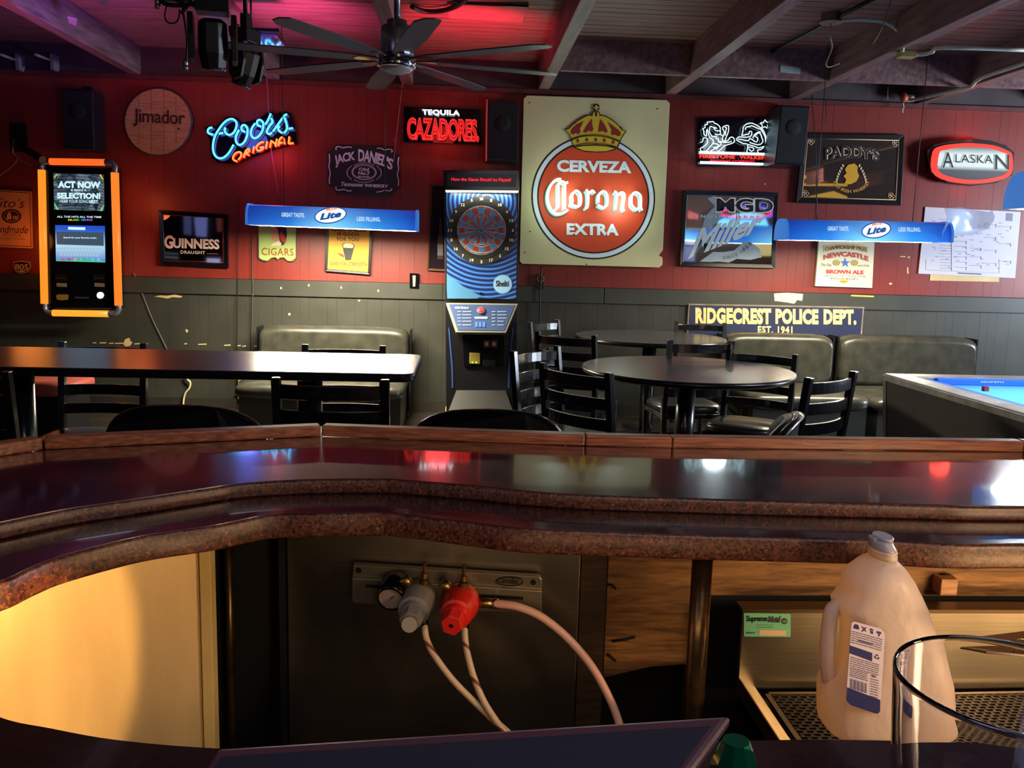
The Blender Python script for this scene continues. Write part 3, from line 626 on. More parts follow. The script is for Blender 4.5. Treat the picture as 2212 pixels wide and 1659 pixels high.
for cx, cy in ((1752, 306), (1934, 310), (1740, 418), (1926, 424)):
    b = MB(); 
    for k in range(5): b.tube([PY(x, y, YM-.002) for x, y in disc_px(cx+(k % 3)*4-4, cy+(k//2)*4-4, 3, 10)], .0022, 4, True)
    b.build('corner_knot', GOLD2, t)
wall_poly([(1832, 356), (1846, 353), (1853, 360), (1852, 370), (1856, 380), (1850, 392), (1838, 398), (1824, 397), (1828, 388), (1822, 380), (1829, 374), (1825, 366)], YM-.003, .001, 'gold_emblem', mat('gold_leaf', (224, 164, 48), .35, .2), t)
b = MB()
for s_ in (-1, 1):
    for k in range(7):
        a = radians(20+k*18); x = 1839+s_*(10+22*cos(a*.55)); y = 398-6*k
        b.poly([PY(x+q[0]*s_, y+q[1], YM-.003) for q in ((0, 0), (3, -5), (1, -8), (-2, -4))])
b.build('laurel', GOLD2, t)
text('OLD IRISH WHISKEY', (0, 0, 0, 0), YM-.003, mat('amber_print', (214, 150, 60), .4), t, .02, warp=lambda u, v: (1839+cos(pi-.35-u*(pi-.7))*(43-v*7), 380+sin(pi-.35-u*(pi-.7))*(37-v*7)))

# oval red-lit sign -------------------------------------------------------------------------------------
t = thing('lit_sign', 'barrel shaped lit sign with red glowing rim and dark capitals', 'beer sign', PY(2100, 398, 7.3))
Q = lambda pts: zp(pts, 3.95, 1652, 0)
wall_poly(Q([(1385, 1280), (1450, 1230), (1600, 1197), (1760, 1187), (1930, 1200), (2060, 1240), (2130, 1300), (2115, 1500), (1990, 1560), (1780, 1585), (1560, 1560), (1410, 1470)]), 7.3, .05, 'housing', BLACK, t, .004)
ro = catmull([Vector((x, y, 0)) for x, y in Q([(1432, 1295), (1500, 1247), (1640, 1225), (1780, 1222), (1950, 1240), (2060, 1280), (2112, 1325), (2105, 1480), (1990, 1542), (1780, 1568), (1560, 1545), (1425, 1465)])], 3, True)
ri = catmull([Vector((x, y, 0)) for x, y in Q([(1492, 1303), (1540, 1280), (1650, 1260), (1780, 1254), (1930, 1270), (2030, 1300), (2085, 1335), (2072, 1465), (1960, 1515), (1780, 1536), (1600, 1513), (1482, 1455)])], 3, True)
n = len(ro); MB().add([PY(p.x, p.y, 7.285) for p in ro]+[PY(p.x, p.y, 7.285) for p in ri]+[PY(p.x, p.y, 7.3) for p in ro], [(i, (i+1) % n, (i+1) % n+n, i+n) for i in range(n)]+[(i, i+2*n, (i+1) % n+2*n, (i+1) % n) for i in range(n)]).build('red_rim', mat('red_rim_glow', (120, 10, 5), .4, emit=(255, 50, 34), es=1.3), t)
def alask(nt, b):
    tc = nt.nodes.new('ShaderNodeTexCoord'); sp = nt.nodes.new('ShaderNodeSeparateXYZ'); nt.links.new(tc.outputs['Generated'], sp.inputs[0])
    return ramp(nt, sp.outputs[2], [(0, (44, 44, 48)), (.28, (60, 62, 64)), (.42, (170, 182, 176)), (.75, (176, 190, 184)), (1, (70, 76, 76))])
wall_poly([(p.x, p.y) for p in ri], 7.288, .01, 'face', node_mat('lit_face', alask, .4, emis=.8), t)
text('A', (2036, 329, 2060, 362), 7.28, BLK, t, .0, tilt=0); text('LASKA', (2064, 333, 2145, 351), 7.28, BLK, t, .0, spacing=1.05, tilt=.03); text('N', (2150, 334, 2180, 366), 7.28, BLK, t, .0, tilt=0)
lamp('red_rim_light', 'POINT', PY(2100, 300, 7.3), (1, .05, .03), 1.3, .08); lamp('red_rim_light', 'POINT', PY(2100, 400, 7.28), (1, .05, .03), .9, .08)

# beer mirror with etched eagle ---------------------------------------------------------------------------
c = [(1477, 411), (1682, 416), (1675, 580), (1468, 575)]
t = framed('beer_mirror', 'large black framed mirror with black initials and frosted script', 'mirror', c, .035, FRAME, mat('clear_mirror', (225, 232, 240), .03, 1))
FRO = mat('frosted_etch', (140, 152, 160), .6, var=.1); YM = YS
text('MGD', (1546, 426, 1672, 459), YM-.003, mat('silver_edge', (235, 232, 235), .5), t, .075, tilt=.02); text('MGD', (1548, 428, 1670, 457), YM-.005, BLK, t, .03, tilt=.02)
text('GENUINE DRAFT', (1486, 464, 1655, 470), YM-.003, PRT, t, .02, spacing=1.8, tilt=.012)
Q = lambda pts: zp(pts, 8.733, 1460, 400)
text('Miller', (0, 0, 0, 0), YM-.004, mat('bright_frost', (196, 206, 212), .6), t, .035, shear=.35, warp=lambda u, v: (1486+158*u+v*12, 560-62*u-v*(62-18*u)), name='frosted_script')
wall_poly(Q([(500, 800), (560, 580), (740, 400), (600, 250), (740, 200), (830, 330), (860, 560), (820, 660), (700, 760), (640, 830)]), YM-.002, .001, 'etched_wing', FRO, t)
wall_poly(Q([(450, 1440), (700, 1260), (900, 1260), (1100, 1230), (1300, 1050), (1420, 1080), (1580, 1200), (1620, 1360), (1400, 1410), (1150, 1390), (1000, 1460), (800, 1440), (640, 1450)]), YM-.002, .001, 'etched_scroll', FRO, t)
text('SINCE 1855', (0, 0, 0, 0), YM-.005, mat('grey_print', (60, 68, 74), .5), t, .0, warp=lambda u, v: (1562+62*u-v*4*u, 560-32*u**2.2-v*7), spacing=1.3)
for cx, cy, r in ((1651, 445, 12.5), (1651, 445, 9)): ring_px(cx, cy, r, r-1.2, YM-.007, 'seal', mat('violet_print', (110, 100, 150), .4), t)

# ale poster --------------------------------------------------------------------------------------------------
t = panel('ale_poster', 'cream brown ale poster with blue star below the right blue lamp', 'poster', [(1769, 519), (1889, 524), (1884, 622), (1761, 618)], mat('poster_cream', (206, 202, 176), .5, var=.08, scale=3))
LR = mat('poster_red', (176, 54, 54), .5); TANP = mat('poster_tan', (200, 170, 110), .5); BLP = mat('poster_blue', (62, 100, 180), .5)
wall_poly([(1780, 530), (1805, 527), (1830, 526), (1855, 528), (1876, 533), (1874, 547), (1850, 540), (1828, 538), (1805, 539), (1779, 545)], YS-.002, .001, 'banner', TANP, t)
text('CHAMPIONSHIP PRIZE', (0, 0, 0, 0), YS-.004, INK, t, .0, warp=lambda u, v: (1783+90*u, 542-5*(1-(2*u-1)**2)+1.5*u-v*8))
text('NEWCASTLE', (0, 0, 0, 0), YS-.003, LR, t, .05, warp=lambda u, v: (1779+97*u, 562-9*(1-(2*u-1)**2)+3*u-v*11))
text('BROWN ALE', (1785, 582, 1866, 591), YS-.003, LR, t, .05)
st = []
for k in range(10):
    a = -pi/2+k*pi/5; r = 11 if k % 2 == 0 else 4.4; st.append((1826+r*cos(a), 568+r*sin(a)))
wall_poly(st, YS-.003, .001, 'star', BLP, t)
for cx in (1807, 1846): wall_poly(disc_px(cx, 568, 8, 20, 6.5), YS-.003, .001, 'medal', mat('medal_gold', (160, 140, 84), .4), t)
text('The One', (1774, 569, 1796, 575), YS-.003, INK, t, -.0, shear=.3); text('and Only', (1853, 571, 1878, 577), YS-.003, INK, t, 0, shear=.3)
text('NEWCASTLE UPON TYNE', (1780, 594, 1870, 596.5), YS-.003, INK, t, 0); text('ENGLAND', (1795, 600, 1853, 603), YS-.003, INK, t, 0)
wall_poly(disc_px(1823, 608, 10, 20, 3.6), YS-.003, .001, 'stamp', mat('poster_orange', (220, 170, 60), .5), t); text('1927', (1816, 606.5, 1830, 610), YS-.005, INK, t, 0)

# tournament bracket paper sheets -------------------------------------------------------------------------------
PAP = mat('white_paper', (196, 192, 205), .6, var=.05, scale=3)
t = panel('bracket_chart', 'large white paper tournament chart pinned on the right wall', 'poster', [(1999, 447), (2205, 458), (2193, 601), (1984, 591)], PAP, Y=WY-.012, th=.008, pname='sheet')
LN = mat('pencil_line', (120, 118, 140), .6)
b = MB(); rnd = random.Random(3)
for col in range(5):
    x = 2030+col*32
    for k in range(2**(4-col)+2):
        y = 470+(k+.5)*112/(2**(4-col)+2)
        if x < 2100 and 478 < y < 520: continue
        b.poly([PY(a, q, WY-.014) for a, q in ((x, y), (x+26, y+1), (x+26, y+1.8), (x, y+.8))]); b.poly([PY(a, q, WY-.014) for a, q in ((x+25, y), (x+26, y), (x+26, y+7), (x+25, y+7))])
for a in (((2000, 583), (2158, 590)), ((2158, 560), (2158, 590)), ((2000, 560), (2000, 583))):
    b.tube([PY(*a[0], WY-.013), PY(*a[1], WY-.013)], .001, 4)
for k in range(60):
    x, y = rnd.uniform(2010, 2180), rnd.uniform(470, 580); b.poly([PY(a, q, WY-.014) for a, q in ((x, y), (x+rnd.uniform(3, 9), y+.4), (x+6, y+1.6), (x, y+1.2))])
b.build('bracket_lines', LN, t); wall_poly([(2069, 588.5), (2120, 591), (2120, 593.5), (2069, 591)], WY-.0135, .001, 'magnet_strip', mat('dark_strip', (70, 66, 80), .5), t)
wall_poly([(2174, 460), (2188, 461), (2187, 478), (2173, 477)], WY-.0135, .001, 'caption', LN, t)
tag(MB().poly([PY(x, y, WY-.005) for x, y in ((2012, 560), (2160, 566), (2158, 609), (2009, 606))], (0, .004, 0)).build('paper_sheet', mat('tan_paper', (206, 176, 126), .6, var=.1)), 'tan paper sheet showing below the white tournament chart', 'paper')

# police sign
t = panel('police_sign', 'long navy sign in worn cream capitals behind the right booth', 'sign', [(1488, 656), (1867, 663), (1861, 735), (1484, 728)], mat('worn_edge', (130, 112, 88), .6, var=.3))
wall_poly([(1491, 659), (1864, 666), (1858, 733), (1487, 726)], YS-.003, .002, 'face', mat('navy_enamel', (30, 36, 68), .45, var=.15, scale=4), t)
CRP = mat('cream_print', (224, 196, 128), .5, var=.12, scale=20)
text('RIDGECREST', (1502, 664, 1666, 699), YS-.006, CRP, t, .06, spacing=1.08, tilt=.013); text('POLICE', (1675, 666.5, 1768, 700), YS-.006, CRP, t, .06, spacing=1.08, tilt=.013); text('DEPT.', (1779, 668, 1850, 701), YS-.006, CRP, t, .06, spacing=1.08, tilt=.013)
text('EST. 1941', (1637, 704, 1712, 720), YS-.006, CRP, t, .04, spacing=1.15, tilt=.013)

# framed draught mirror on left ----------------------------------------------------------------------------------
t = framed('stout_mirror', 'black framed dark mirror with pale serif name beside the jukebox', 'mirror', [(342, 453), (492, 463), (493, 579), (346, 572)], .035, mat('glossy_black_frame', (14, 10, 14), .2), mat('black_mirror', (130, 124, 136), .03, 1.))
for cc_ in ([(352, 464), (481, 471)], [(481, 471), (482, 567)], [(482, 567), (354, 562)], [(354, 562), (352, 464)]): neon([cc_], YS-.0, .002, mat('red_pinstripe', (150, 40, 36), .4), t, 'pinstripe', n=4)
PK = mat('pink_white_print', (206, 176, 164), .45)
text('G', (355, 508, 374, 537), YS-.003, PK, t, .04, tilt=.02); text('UINNESS', (374, 514, 474, 536), YS-.003, PK, t, .04, tilt=.03); text('DRAUGHT', (390, 541, 443, 548), YS-.003, PK, t, .02, spacing=1.1)
wall_poly([(447, 547), (471, 548), (471, 549.3), (447, 548.3)], YS-.003, .001, 'rule', MC['faded_print'], t)

# cigars sign ----------------------------------------------------------------------------------------------------------
t = thing('cigar_sign', 'pale green shaped wooden cigars sign under the left blue lamp', 'sign', PY(598, 562, YS))
oc = [(557, 470), (641, 474), (640, 558), (632, 565), (622, 565), (613, 557), (604, 558), (600, 562), (595, 557), (586, 558), (577, 565), (566, 563), (558, 558)]
wall_poly(oc, YS, .025, 'board', mat('sign_edge', (90, 104, 84), .5), t, .002)
wall_poly([(598+(x-598)*.955, 518+(y-518)*.955) for x, y in oc], YS-.003, .002, 'face', mat('sage_paint', (158, 180, 104), .5, var=.12, scale=5), t)
text('CIGARS', (565, 535, 634, 551), YS-.006, mat('rust_print', (136, 60, 30), .5), t, .01, spacing=1.1)
FL = mat('painted_face', (190, 140, 100), .5); DH = mat('painted_hair', (38, 18, 22), .5); RF = mat('painted_red', (170, 34, 34), .5)
wall_poly([(590, 486), (606, 482), (618, 490), (620, 506), (618, 520), (612, 530), (600, 528), (602, 512), (594, 500)], YS-.005, .001, 'painted_hair', DH, t)
wall_poly([(586, 492), (592, 488), (600, 496), (602, 508), (604, 520), (596, 528), (592, 520), (586, 516), (587, 510), (584, 508), (586, 502)], YS-.007, .001, 'painted_face', FL, t)
wall_poly([(606, 500), (612, 506), (619, 518), (616, 526), (608, 520), (603, 508)], YS-.007, .001, 'painted_band', RF, t)
wall_poly([(584, 531), (592, 524), (603, 520), (608, 526), (606, 531)], YS-.008, .001, 'painted_collar', mat('painted_cream', (210, 200, 170), .5), t)

# yellow stout poster --------------------------------------------------------------------------------------------------
t = framed('stout_poster', 'yellow framed stout poster with painted pint under left blue lamp', 'poster', [(705, 474), (805, 482), (800, 594), (701, 586)], .022, FRAME, mat('poster_yellow', (226, 170, 42), .5, var=.1, scale=4), iname='panel')
PB = mat('poster_brown', (110, 44, 40), .5)
text('GUINNESS', (716, 487, 792, 499), YS-.001, PB, t, .04); text('IS GOOD', (729, 501, 776, 509), YS-.001, PB, t, .03, spacing=1.1); text('FOR YOU', (728, 512, 775, 520), YS-.001, PB, t, .03, spacing=1.1)
text('GIVES YOU STRENGTH', (712, 565, 792, 573), YS-.001, INK, t, .01)
wall_poly([(739, 528), (743, 525), (762, 526), (766, 530), (758, 562), (746, 562)], YS-.001, .001, 'pint', BLK, t); wall_poly([(741, 528), (746, 525.5), (760, 526.5), (764, 530), (762, 536), (742, 535)], YS-.003, .001, 'pint_head', mat('poster_foam', (224, 210, 160), .5), t)
wall_poly([(727, 545), (742, 550), (743, 557), (736, 553)], YS-.002, .001, 'painted_feather', RF, t)
# narrow framed print behind the dart machine
t = framed('bottle_print', 'narrow gilt framed bottle picture half hidden by dart machine', 'picture', [(930, 396), (992, 398), (990, 588), (922, 584)], .018, mat('gilt_frame', (96, 66, 36), .4, .3), mat('dark_print_glass', (34, 26, 36), .08), iname='print')
wall_poly([(948, 500), (950, 470), (953, 470), (955, 500), (957, 520), (957, 560), (945, 560), (945, 520)], YS-.001, .001, 'painted_bottle', mat('bottle_brown', (64, 34, 34), .3), t)
wall_poly([(945, 528), (957, 528), (957, 552), (945, 552)], YS-.003, .001, 'painted_label', mat('label_grey', (110, 104, 110), .5), t)

# outlets, chips, stickers -----------------------------------------------------------------------------------------------
def outlet(x, y, label):
    t = thing('wall_outlet', label, 'outlet', PY(x, y, WY-.03))
    wall_poly([(x-10, y-17), (x+10, y-16), (x+10, y+17), (x-10, y+16)], WY-.03, .008, 'plate', BLACKG, t, .001)
    wall_poly([(x-4, y-12), (x+3, y-12), (x+2, y+12), (x-3, y+12)], WY-.034, .004, 'torn_label', mat('torn_paper', (150, 146, 140), .5, var=.4, scale=40), t)
outlet(895, 607, 'black outlet plate on chair rail left of dart machine')
t = thing('wall_outlet', 'black outlet with orange lit ring and cord right of dart machine', 'outlet', PY(1167, 607, WY-.03))
wall_poly([(1159, 592), (1176, 593), (1175, 625), (1158, 624)], WY-.03, .008, 'plate', BLACK, t, .001)
ring_px(1168, 602, 8, 6, WY-.034, 'ring', mat('amber_ring', (150, 100, 50), .4), t); neon([[(1170, 575), (1169, 600), (1167, 630), (1166, 700), (1164, 800), (1150, 930)]], WY-.04, .005, WIRE, t, 'cord')
CHIP = mat('exposed_plaster', (200, 170, 120), .7, var=.15)
def chips(name, label, L, m=CHIP, Y=WY-.0028):
    b = MB()
    for pts in L: b.poly([PY(x, y, Y) for x, y in pts], (0, .0015, 0))
    o = b.build(name, m); tag(o, label, 'paint chip')
    if len(L) > 2: o['kind'] = 'stuff'
chips('paint_chip', 'long bare chip in the dark wainscot below the stout mirror', [[(333, 641), (345, 638), (360, 639), (378, 636), (394, 640), (390, 643), (372, 642), (362, 645), (345, 642)]])
chips('paint_chip', 'round torn paint patch above the long table on the left', [[(268, 738), (270, 733), (277, 730), (281, 731), (280, 735), (286, 740), (281, 747), (272, 749), (266, 744)]])
chips('paint_chip', 'row of small chips along the wainscot above long table', [[(x, y), (x+w, y-1), (x+w, y+1.5), (x, y+2)] for x, y, w in ((200, 740, 8), (215, 740, 14), (235, 741, 10), (248, 741, 18), (290, 742, 12), (398, 742, 6), (428, 743, 18), (484, 745, 14), (512, 746, 8), (523, 747, 9), (548, 747, 7))])
chips('paint_chip', 'tiny bare spot in dark wainscot left of the hanging cord', [[(400, 712), (404, 711), (407, 716), (403, 719)]])
chips('paint_chip', 'two tiny bare spots on wainscot above the left booth', [[(622, 677), (627, 676), (628, 680), (624, 682)], [(773, 648), (778, 648), (778, 651), (774, 651)]])
chips('paint_chip', 'small specks of bare plaster on the chair rail under the stout poster', [[(x, y), (x+3, y-2), (x+4, y+3), (x+1, y+4)] for x, y in ((605, 621), (665, 615), (735, 620), (815, 627))], Y=WY-.0245)
chips('paint_chip', 'white torn sticker patch on the chair rail above police sign', [[(1672, 634), (1700, 632), (1735, 635), (1733, 650), (1722, 648), (1716, 656), (1690, 652), (1673, 650)]], mat('torn_white_sticker', (190, 186, 170), .6, var=.5, scale=60), Y=WY-.0245)
chips('tape_strip', 'thin yellow tape strip on the chair rail right of sticker', [[(1838, 637), (1888, 639), (1888, 642), (1839, 640)]], mat('yellow_tape', (220, 190, 60), .5), Y=WY-.0245)
chips('paint_chip', 'small bare chips in red wall right of the ale poster', [[(1944, 553), (1956, 553), (1955, 556), (1944, 555)], [(1959, 578), (1962, 576), (1963, 592), (1959, 590)], [(1920, 611), (1928, 611), (1926, 615), (1921, 615)], [(1960, 554), (1966, 554), (1965, 558), (1961, 557)], [(1650, 397), (1654, 396), (1654, 400)]])
# wires on the wall
def wire(name, label, L, r, m, Y=WY-.012, sm=4):
    b = MB()
    for l in L: b.tube([PY(x, y, Y) for x, y in l], r, 6, False, sm)
    return tag(b.build(name, m), label, 'cable')
wire('power_cable', 'thin pale cord slanting down the wainscot right of jukebox', [[(288, 588), (300, 615), (325, 680), (345, 722), (361, 755)]], .003, GREYW)
wire('power_cable', 'black cord running straight down the wall behind left lamp', [[(515, 425), (514, 500), (513, 620), (512, 760), (513, 830)]], .0035, WIRE, Y=WY-.03)
wire('power_cable', 'thick cord hanging down the wall left of cigars sign', [[(546, 484), (545, 560), (545, 600), (546, 620), (544, 720), (543, 760)]], .0055, mat('dull_cord', (60, 54, 46), .5), Y=WY-.03)
wire('white_cord', 'curly white cord hanging under the long table', [[(402, 812), (405, 820), (411, 826), (409, 838), (400, 850), (396, 870), (397, 893)]], .008, mat('cream_cord', (200, 190, 150), .5), Y=WY-.03)
t = thing('power_strip', 'cream power strip with tangled cords left of the booth', 'power strip', PY(521, 865, WY-.04))
wall_poly([(514, 815), (529, 815), (529, 864), (514, 862)], WY-.045, .04, 'body', mat('old_cream_plastic', (170, 158, 96), .5), t, .003)
wall_poly(disc_px(519, 843, 2.6, 12), WY-.05, .006, 'switch_light', glow('orange_switch', (255, 90, 30), 2), t)
MB().tube([PY(x, y, WY-.06) for x, y in ((516, 826), (527, 820), (519, 835), (512, 838), (524, 850), (518, 864), (520, 880), (526, 905))], .005, 6, False, 4).build('cord', mat('brown_cord', (74, 58, 48), .5), t)

# ------------------------------------------------------------------ dart machine
YD = 6.9
t = thing('dart_machine', 'tall black electronic dart machine with blue swirl front and red marquee text', 'dart machine', (PY(1040, 897, YD).x, YD, 0))
def spath(name, px, Y, th, m, bevel=.004, parent=t): return wall_poly(px, Y, th, name, m, parent, bevel)
spath('cabinet', [(958, 368), (1121, 369), (1119, 655), (1113, 900), (964, 900), (962, 655)], YD+.05, .38, BLACK)
spath('marquee', [(958, 366), (1122, 367), (1121, 411), (960, 410)], YD-.05, .12, BLACKG)
text('How the Game Should be Played?', (975, 383.5, 1104, 392.5), YD-.054, glow('led_red', (255, 30, 50), 1.6), t, .02, tilt=.012)
spath('led_window', [(966, 375), (1116, 376), (1115, 404), (967, 403)], YD-.051, .001, mat('dark_red_window', (26, 8, 14), .2), 0)
spath('lamp_strip', [(962, 411), (1120, 412), (1119, 416), (963, 415)], YD-.03, .02, glow('marquee_strip', (255, 244, 190), 2.2, (200, 190, 150)), 0)
lamp('marquee_light', 'AREA', (PY(1040, 415, YD).x, YD-.035, PY(1040, 417, YD).z-.005), (1, .97, .8), 2.2, .45, (PY(1040, 415, YD).x, YD-.0, .9), .03)
def swirl(nt, b):
    tc = nt.nodes.new('ShaderNodeTexCoord'); mp = nt.nodes.new('ShaderNodeMapping')
    c0 = PY(1052, 470, YD)-ORG[t]; mp.inputs['Location'].default_value = (-c0.x*1.0, 0, -c0.z); mp.inputs['Scale'].default_value = (1, 0, .93)
    wv = nt.nodes.new('ShaderNodeTexWave'); wv.wave_type = 'RINGS'; wv.rings_direction = 'SPHERICAL'; wv.inputs['Scale'].default_value = 9.5; wv.inputs['Distortion'].default_value = 1.2; wv.inputs['Detail'].default_value = 1.; wv.inputs['Detail Scale'].default_value = .6
    nt.links.new(tc.outputs['Object'], mp.inputs[0]); nt.links.new(mp.outputs[0], wv.inputs['Vector'])
    return ramp(nt, wv.outputs[0], [(0, (14, 26, 62)), (.4, (22, 46, 104)), (.55, (38, 84, 170)), (.8, (34, 76, 160)), (1, (70, 124, 190))])
spath('art_panel', [(964, 414), (1118, 415), (1115, 646), (966, 645)], YD, .04, node_mat('blue_swirl_print', swirl, .35), 0)
PALE = mat('pale_blue_print', (110, 160, 200), .4)
spath('swoosh', [(965, 590), (975, 600), (1000, 618), (1040, 640), (1030, 645), (966, 645), (965, 625)], YD-.001, .0008, mat('teal_print', (64, 112, 150), .4), 0)
db = wall_poly(disc_px(1040, 497.5, 73.5, 64, tl=.0), YD-.018, .017, 'dartboard', mat('board_surround', (34, 34, 30), .6), t)
wall_poly(disc_px(1040, 497.5, 61, 48), YD-.021, .003, 'inner_ring', mat('board_ring', (24, 24, 22), .6), db)
wall_poly(disc_px(1040, 497.5, 53, 48), YD-.024, .003, 'spider_web', mat('board_wire', (190, 184, 160), .5), db)
DR = mat('dart_red', (140, 44, 34), .6); DB = mat('dart_blue', (56, 112, 168), .6)
for k in range(20):
    a0 = -pi/2+(k-.5)*pi/10; a1 = a0+pi/10; g = .05
    for i, (ra, rb, par) in enumerate(((6.8, 29.8, 0), (31.6, 34.3, 1), (36.2, 47.6, 0), (49.4, 52.0, 1))):
        gg = g*30/((ra+rb)/2)*.6; pts = []
        for j in range(4): a = a0+gg+(a1-a0-2*gg)*j/3; pts.append((1040+rb*cos(a), 497.5+rb*sin(a)))
        for j in range(4): a = a1-gg-(a1-a0-2*gg)*j/3; pts.append((1040+ra*cos(a), 497.5+ra*sin(a)))
        wall_poly(pts, YD-.027, .003, 'segment', DR if (k+par) % 2 else DB, db)
wall_poly(disc_px(1040, 497.5, 5.5, 16), YD-.0275, .003, 'bull_ring', DB, db); wall_poly(disc_px(1040, 497.5, 2, 10), YD-.029, .003, 'bullseye', BLACK, db)
for k, n_ in enumerate((20, 1, 18, 4, 13, 6, 10, 15, 2, 17, 3, 19, 7, 16, 8, 11, 14, 9, 12, 5)):
    a = -pi/2+k*pi/10; x, y = 1040+68*cos(a), 497.5+68*sin(a); w_ = 2.2 if n_ < 10 else 4
    text(str(n_), (x-w_, y-3.2, x+w_, y+3.2), YD-.020, mat('number_cream', (226, 216, 180), .5), db, .03, name='number', tilt=0)
wall_poly(disc_px(1086, 614, 21, 32), YD-.004, .003, 'badge', mat('badge_blue', (90, 140, 190), .4), t); wall_poly(disc_px(1086, 614, 19.5, 32), YD-.006, .002, 'badge_face', mat('badge_light', (130, 176, 212), .4), t)
text('Shelti', (1071, 606, 1099, 619), YD-.008, INK, t, .02, tilt=0)
MB().lathe([(.012, 0), (.01, .01)], PY(1039, 634, YD), (0, -1, 0), 12).build('lock', STEELC, t)
# console
def con(px, py):      # pixel -> sloped console surface
    k = (py-655)/64.; return PY(px, py, YD-.04-.11*k)
MB().quadbox([con(963, 654), con(1119, 656), con(1093, 719), (con(985, 718))], (0, .16, -.03)).build('console', mat('console_bezel', (150, 148, 130), .3, .5), t, bevel=.004)
MB().quadbox([con(970, 658)+Vector((0, -.003, .003)), con(1112, 660)+Vector((0, -.003, .003)), con(1089, 715)+Vector((0, -.003, .003)), con(989, 714)+Vector((0, -.003, .003))], (0, .004, 0)).build('console_panel', mat('console_blue', (52, 70, 108), .35), t)
cf = lambda x, y, Y: con(x, y)+Vector((0, -.0065, .0065))
o = MB().lathe([(.02, -.004), (.024, .004), (.02, .012), (.012, .016)], cf(1039, 672, 0), (0, -.75, .6), 20).build('start_button', glow('red_button', (235, 60, 50), 1.0, (200, 40, 30)), t)
MB().lathe([(.032, -.004), (.034, .003), (.026, .005)], cf(1039, 672, 0), (0, -.75, .6), 20).build('button_bezel', mat('bezel_grey', (90, 80, 100), .4), t)
for a in ((1025, 686, 1053, 690), (1026, 697, 1032, 708), (1034, 697, 1040, 708), (1042, 697, 1048, 708)):
    MB().poly([cf(x, y, 0) for x, y in ((a[0], a[1]), (a[2], a[1]), (a[2], a[3]), (a[0], a[3]))]).build('decal', PRT if a[1] < 690 else BLP, t)
text('HOW TO PLAY', (982, 664, 1013, 668.5), 0, PRT, t, .03, fn=cf, shear=.3)
b = MB()
for yy in (674, 681, 688, 695, 703):
    for x0, x1 in ((988, 996), (999, 1018), (1062, 1070), (1074, 1094 if yy < 690 else 1088)):
        b.poly([cf(x, y, 0) for x, y in ((x0, yy), (x1, yy), (x1, yy+1.6), (x0, yy+1.6))])
b.build('instruction_print', mat('dim_print', (140, 150, 175), .5), t)
spath('coin_door', [(999, 727), (1004, 723), (1084, 724), (1090, 729), (1088, 792), (1002, 791)], YD+.03, .03, BLACKG)
for x in (1044, 1060):
    spath('coin_slot', [(x, 735), (x+14, 735), (x+14, 751), (x, 751)], YD+.02, .012, mat('slot_frame', (40, 36, 34), .4)); spath('coin_light', [(x+4, 739), (x+10, 739), (x+10, 747), (x+4, 747)], YD+.019, .002, glow('slot_amber', (110, 60, 30), .6), 0)
spath('validator', [(1014, 762), (1037, 763), (1037, 787), (1014, 786)], YD+.02, .012, mat('validator_yellow', (120, 104, 50), .4)); 
for x in (1021, 1029): spath('validator_light', [(x-2, 781), (x+2, 781), (x+2, 785), (x-2, 785)], YD+.018, .002, glow('lime', (190, 235, 60), 1.3), 0)
spath('coin_return', [(1043, 777), (1070, 778), (1070, 792), (1043, 791)], YD+.022, .01, BLACK)
for s_ in (((968, 705), (971, 712), (978, 790), (979, 838), (976, 838), (975, 795)), ((1110, 700), (1107, 712), (1098, 790), (1097, 838), (1100, 838), (1101, 795))):
    spath('side_stripe', list(s_), YD+.045, .006, mat('stripe_blue', (46, 70, 130), .3), 0)
MB().add([PY(986, 843, YD+.05), PY(1092, 843, YD+.05), PY(1112, 900, YD-.10), PY(964, 900, YD-.10), PY(964, 900, YD+.10), PY(1112, 900, YD+.1)], [(0, 1, 2, 3), (3, 2, 5, 4), (0, 3, 4), (1, 5, 2), (0, 4, 5, 1)]).build('base_wedge', mat('base_black', (11, 11, 10), .5), t)
pb = PY(960, 903, YD-.1); MB().box(pb.x, pb.x+.58, YD-.14, WY-.02, 0, .055).build('plinth', mat('cream_plinth', (176, 160, 128), .6, var=.15), t)

# ------------------------------------------------------------------ billiard lamps
def shade(nt, b):
    tc = nt.nodes.new('ShaderNodeTexCoord'); sp = nt.nodes.new('ShaderNodeSeparateXYZ'); nt.links.new(tc.outputs['Generated'], sp.inputs[0])
    a = ramp(nt, sp.outputs[0], [(0, (34, 84, 170)), (.25, (52, 132, 205)), (.5, (150, 222, 245)), (.75, (60, 150, 215)), (1, (36, 84, 180))])
    c = ramp(nt, sp.outputs[2], [(0, (210, 235, 250)), (.45, (170, 190, 220)), (1, (110, 130, 190))])
    mx = nt.nodes.new('ShaderNodeMixRGB'); mx.blend_type = 'MULTIPLY'; mx.inputs[0].default_value = 1.
    nt.links.new(a, mx.inputs[1]); nt.links.new(c, mx.inputs[2]); return mx.outputs[0]
SHD = node_mat('backlit_blue_shade', shade, .25, emis=1.25); SHE = mat('shade_end', (30, 60, 120), .3, emit=(50, 120, 205), es=.8); LINER = mat('shade_liner', (235, 235, 225), .6)
TUBEL = mat('fluorescent_tube', (240, 240, 230), .4, emit=(255, 238, 200), es=14.)
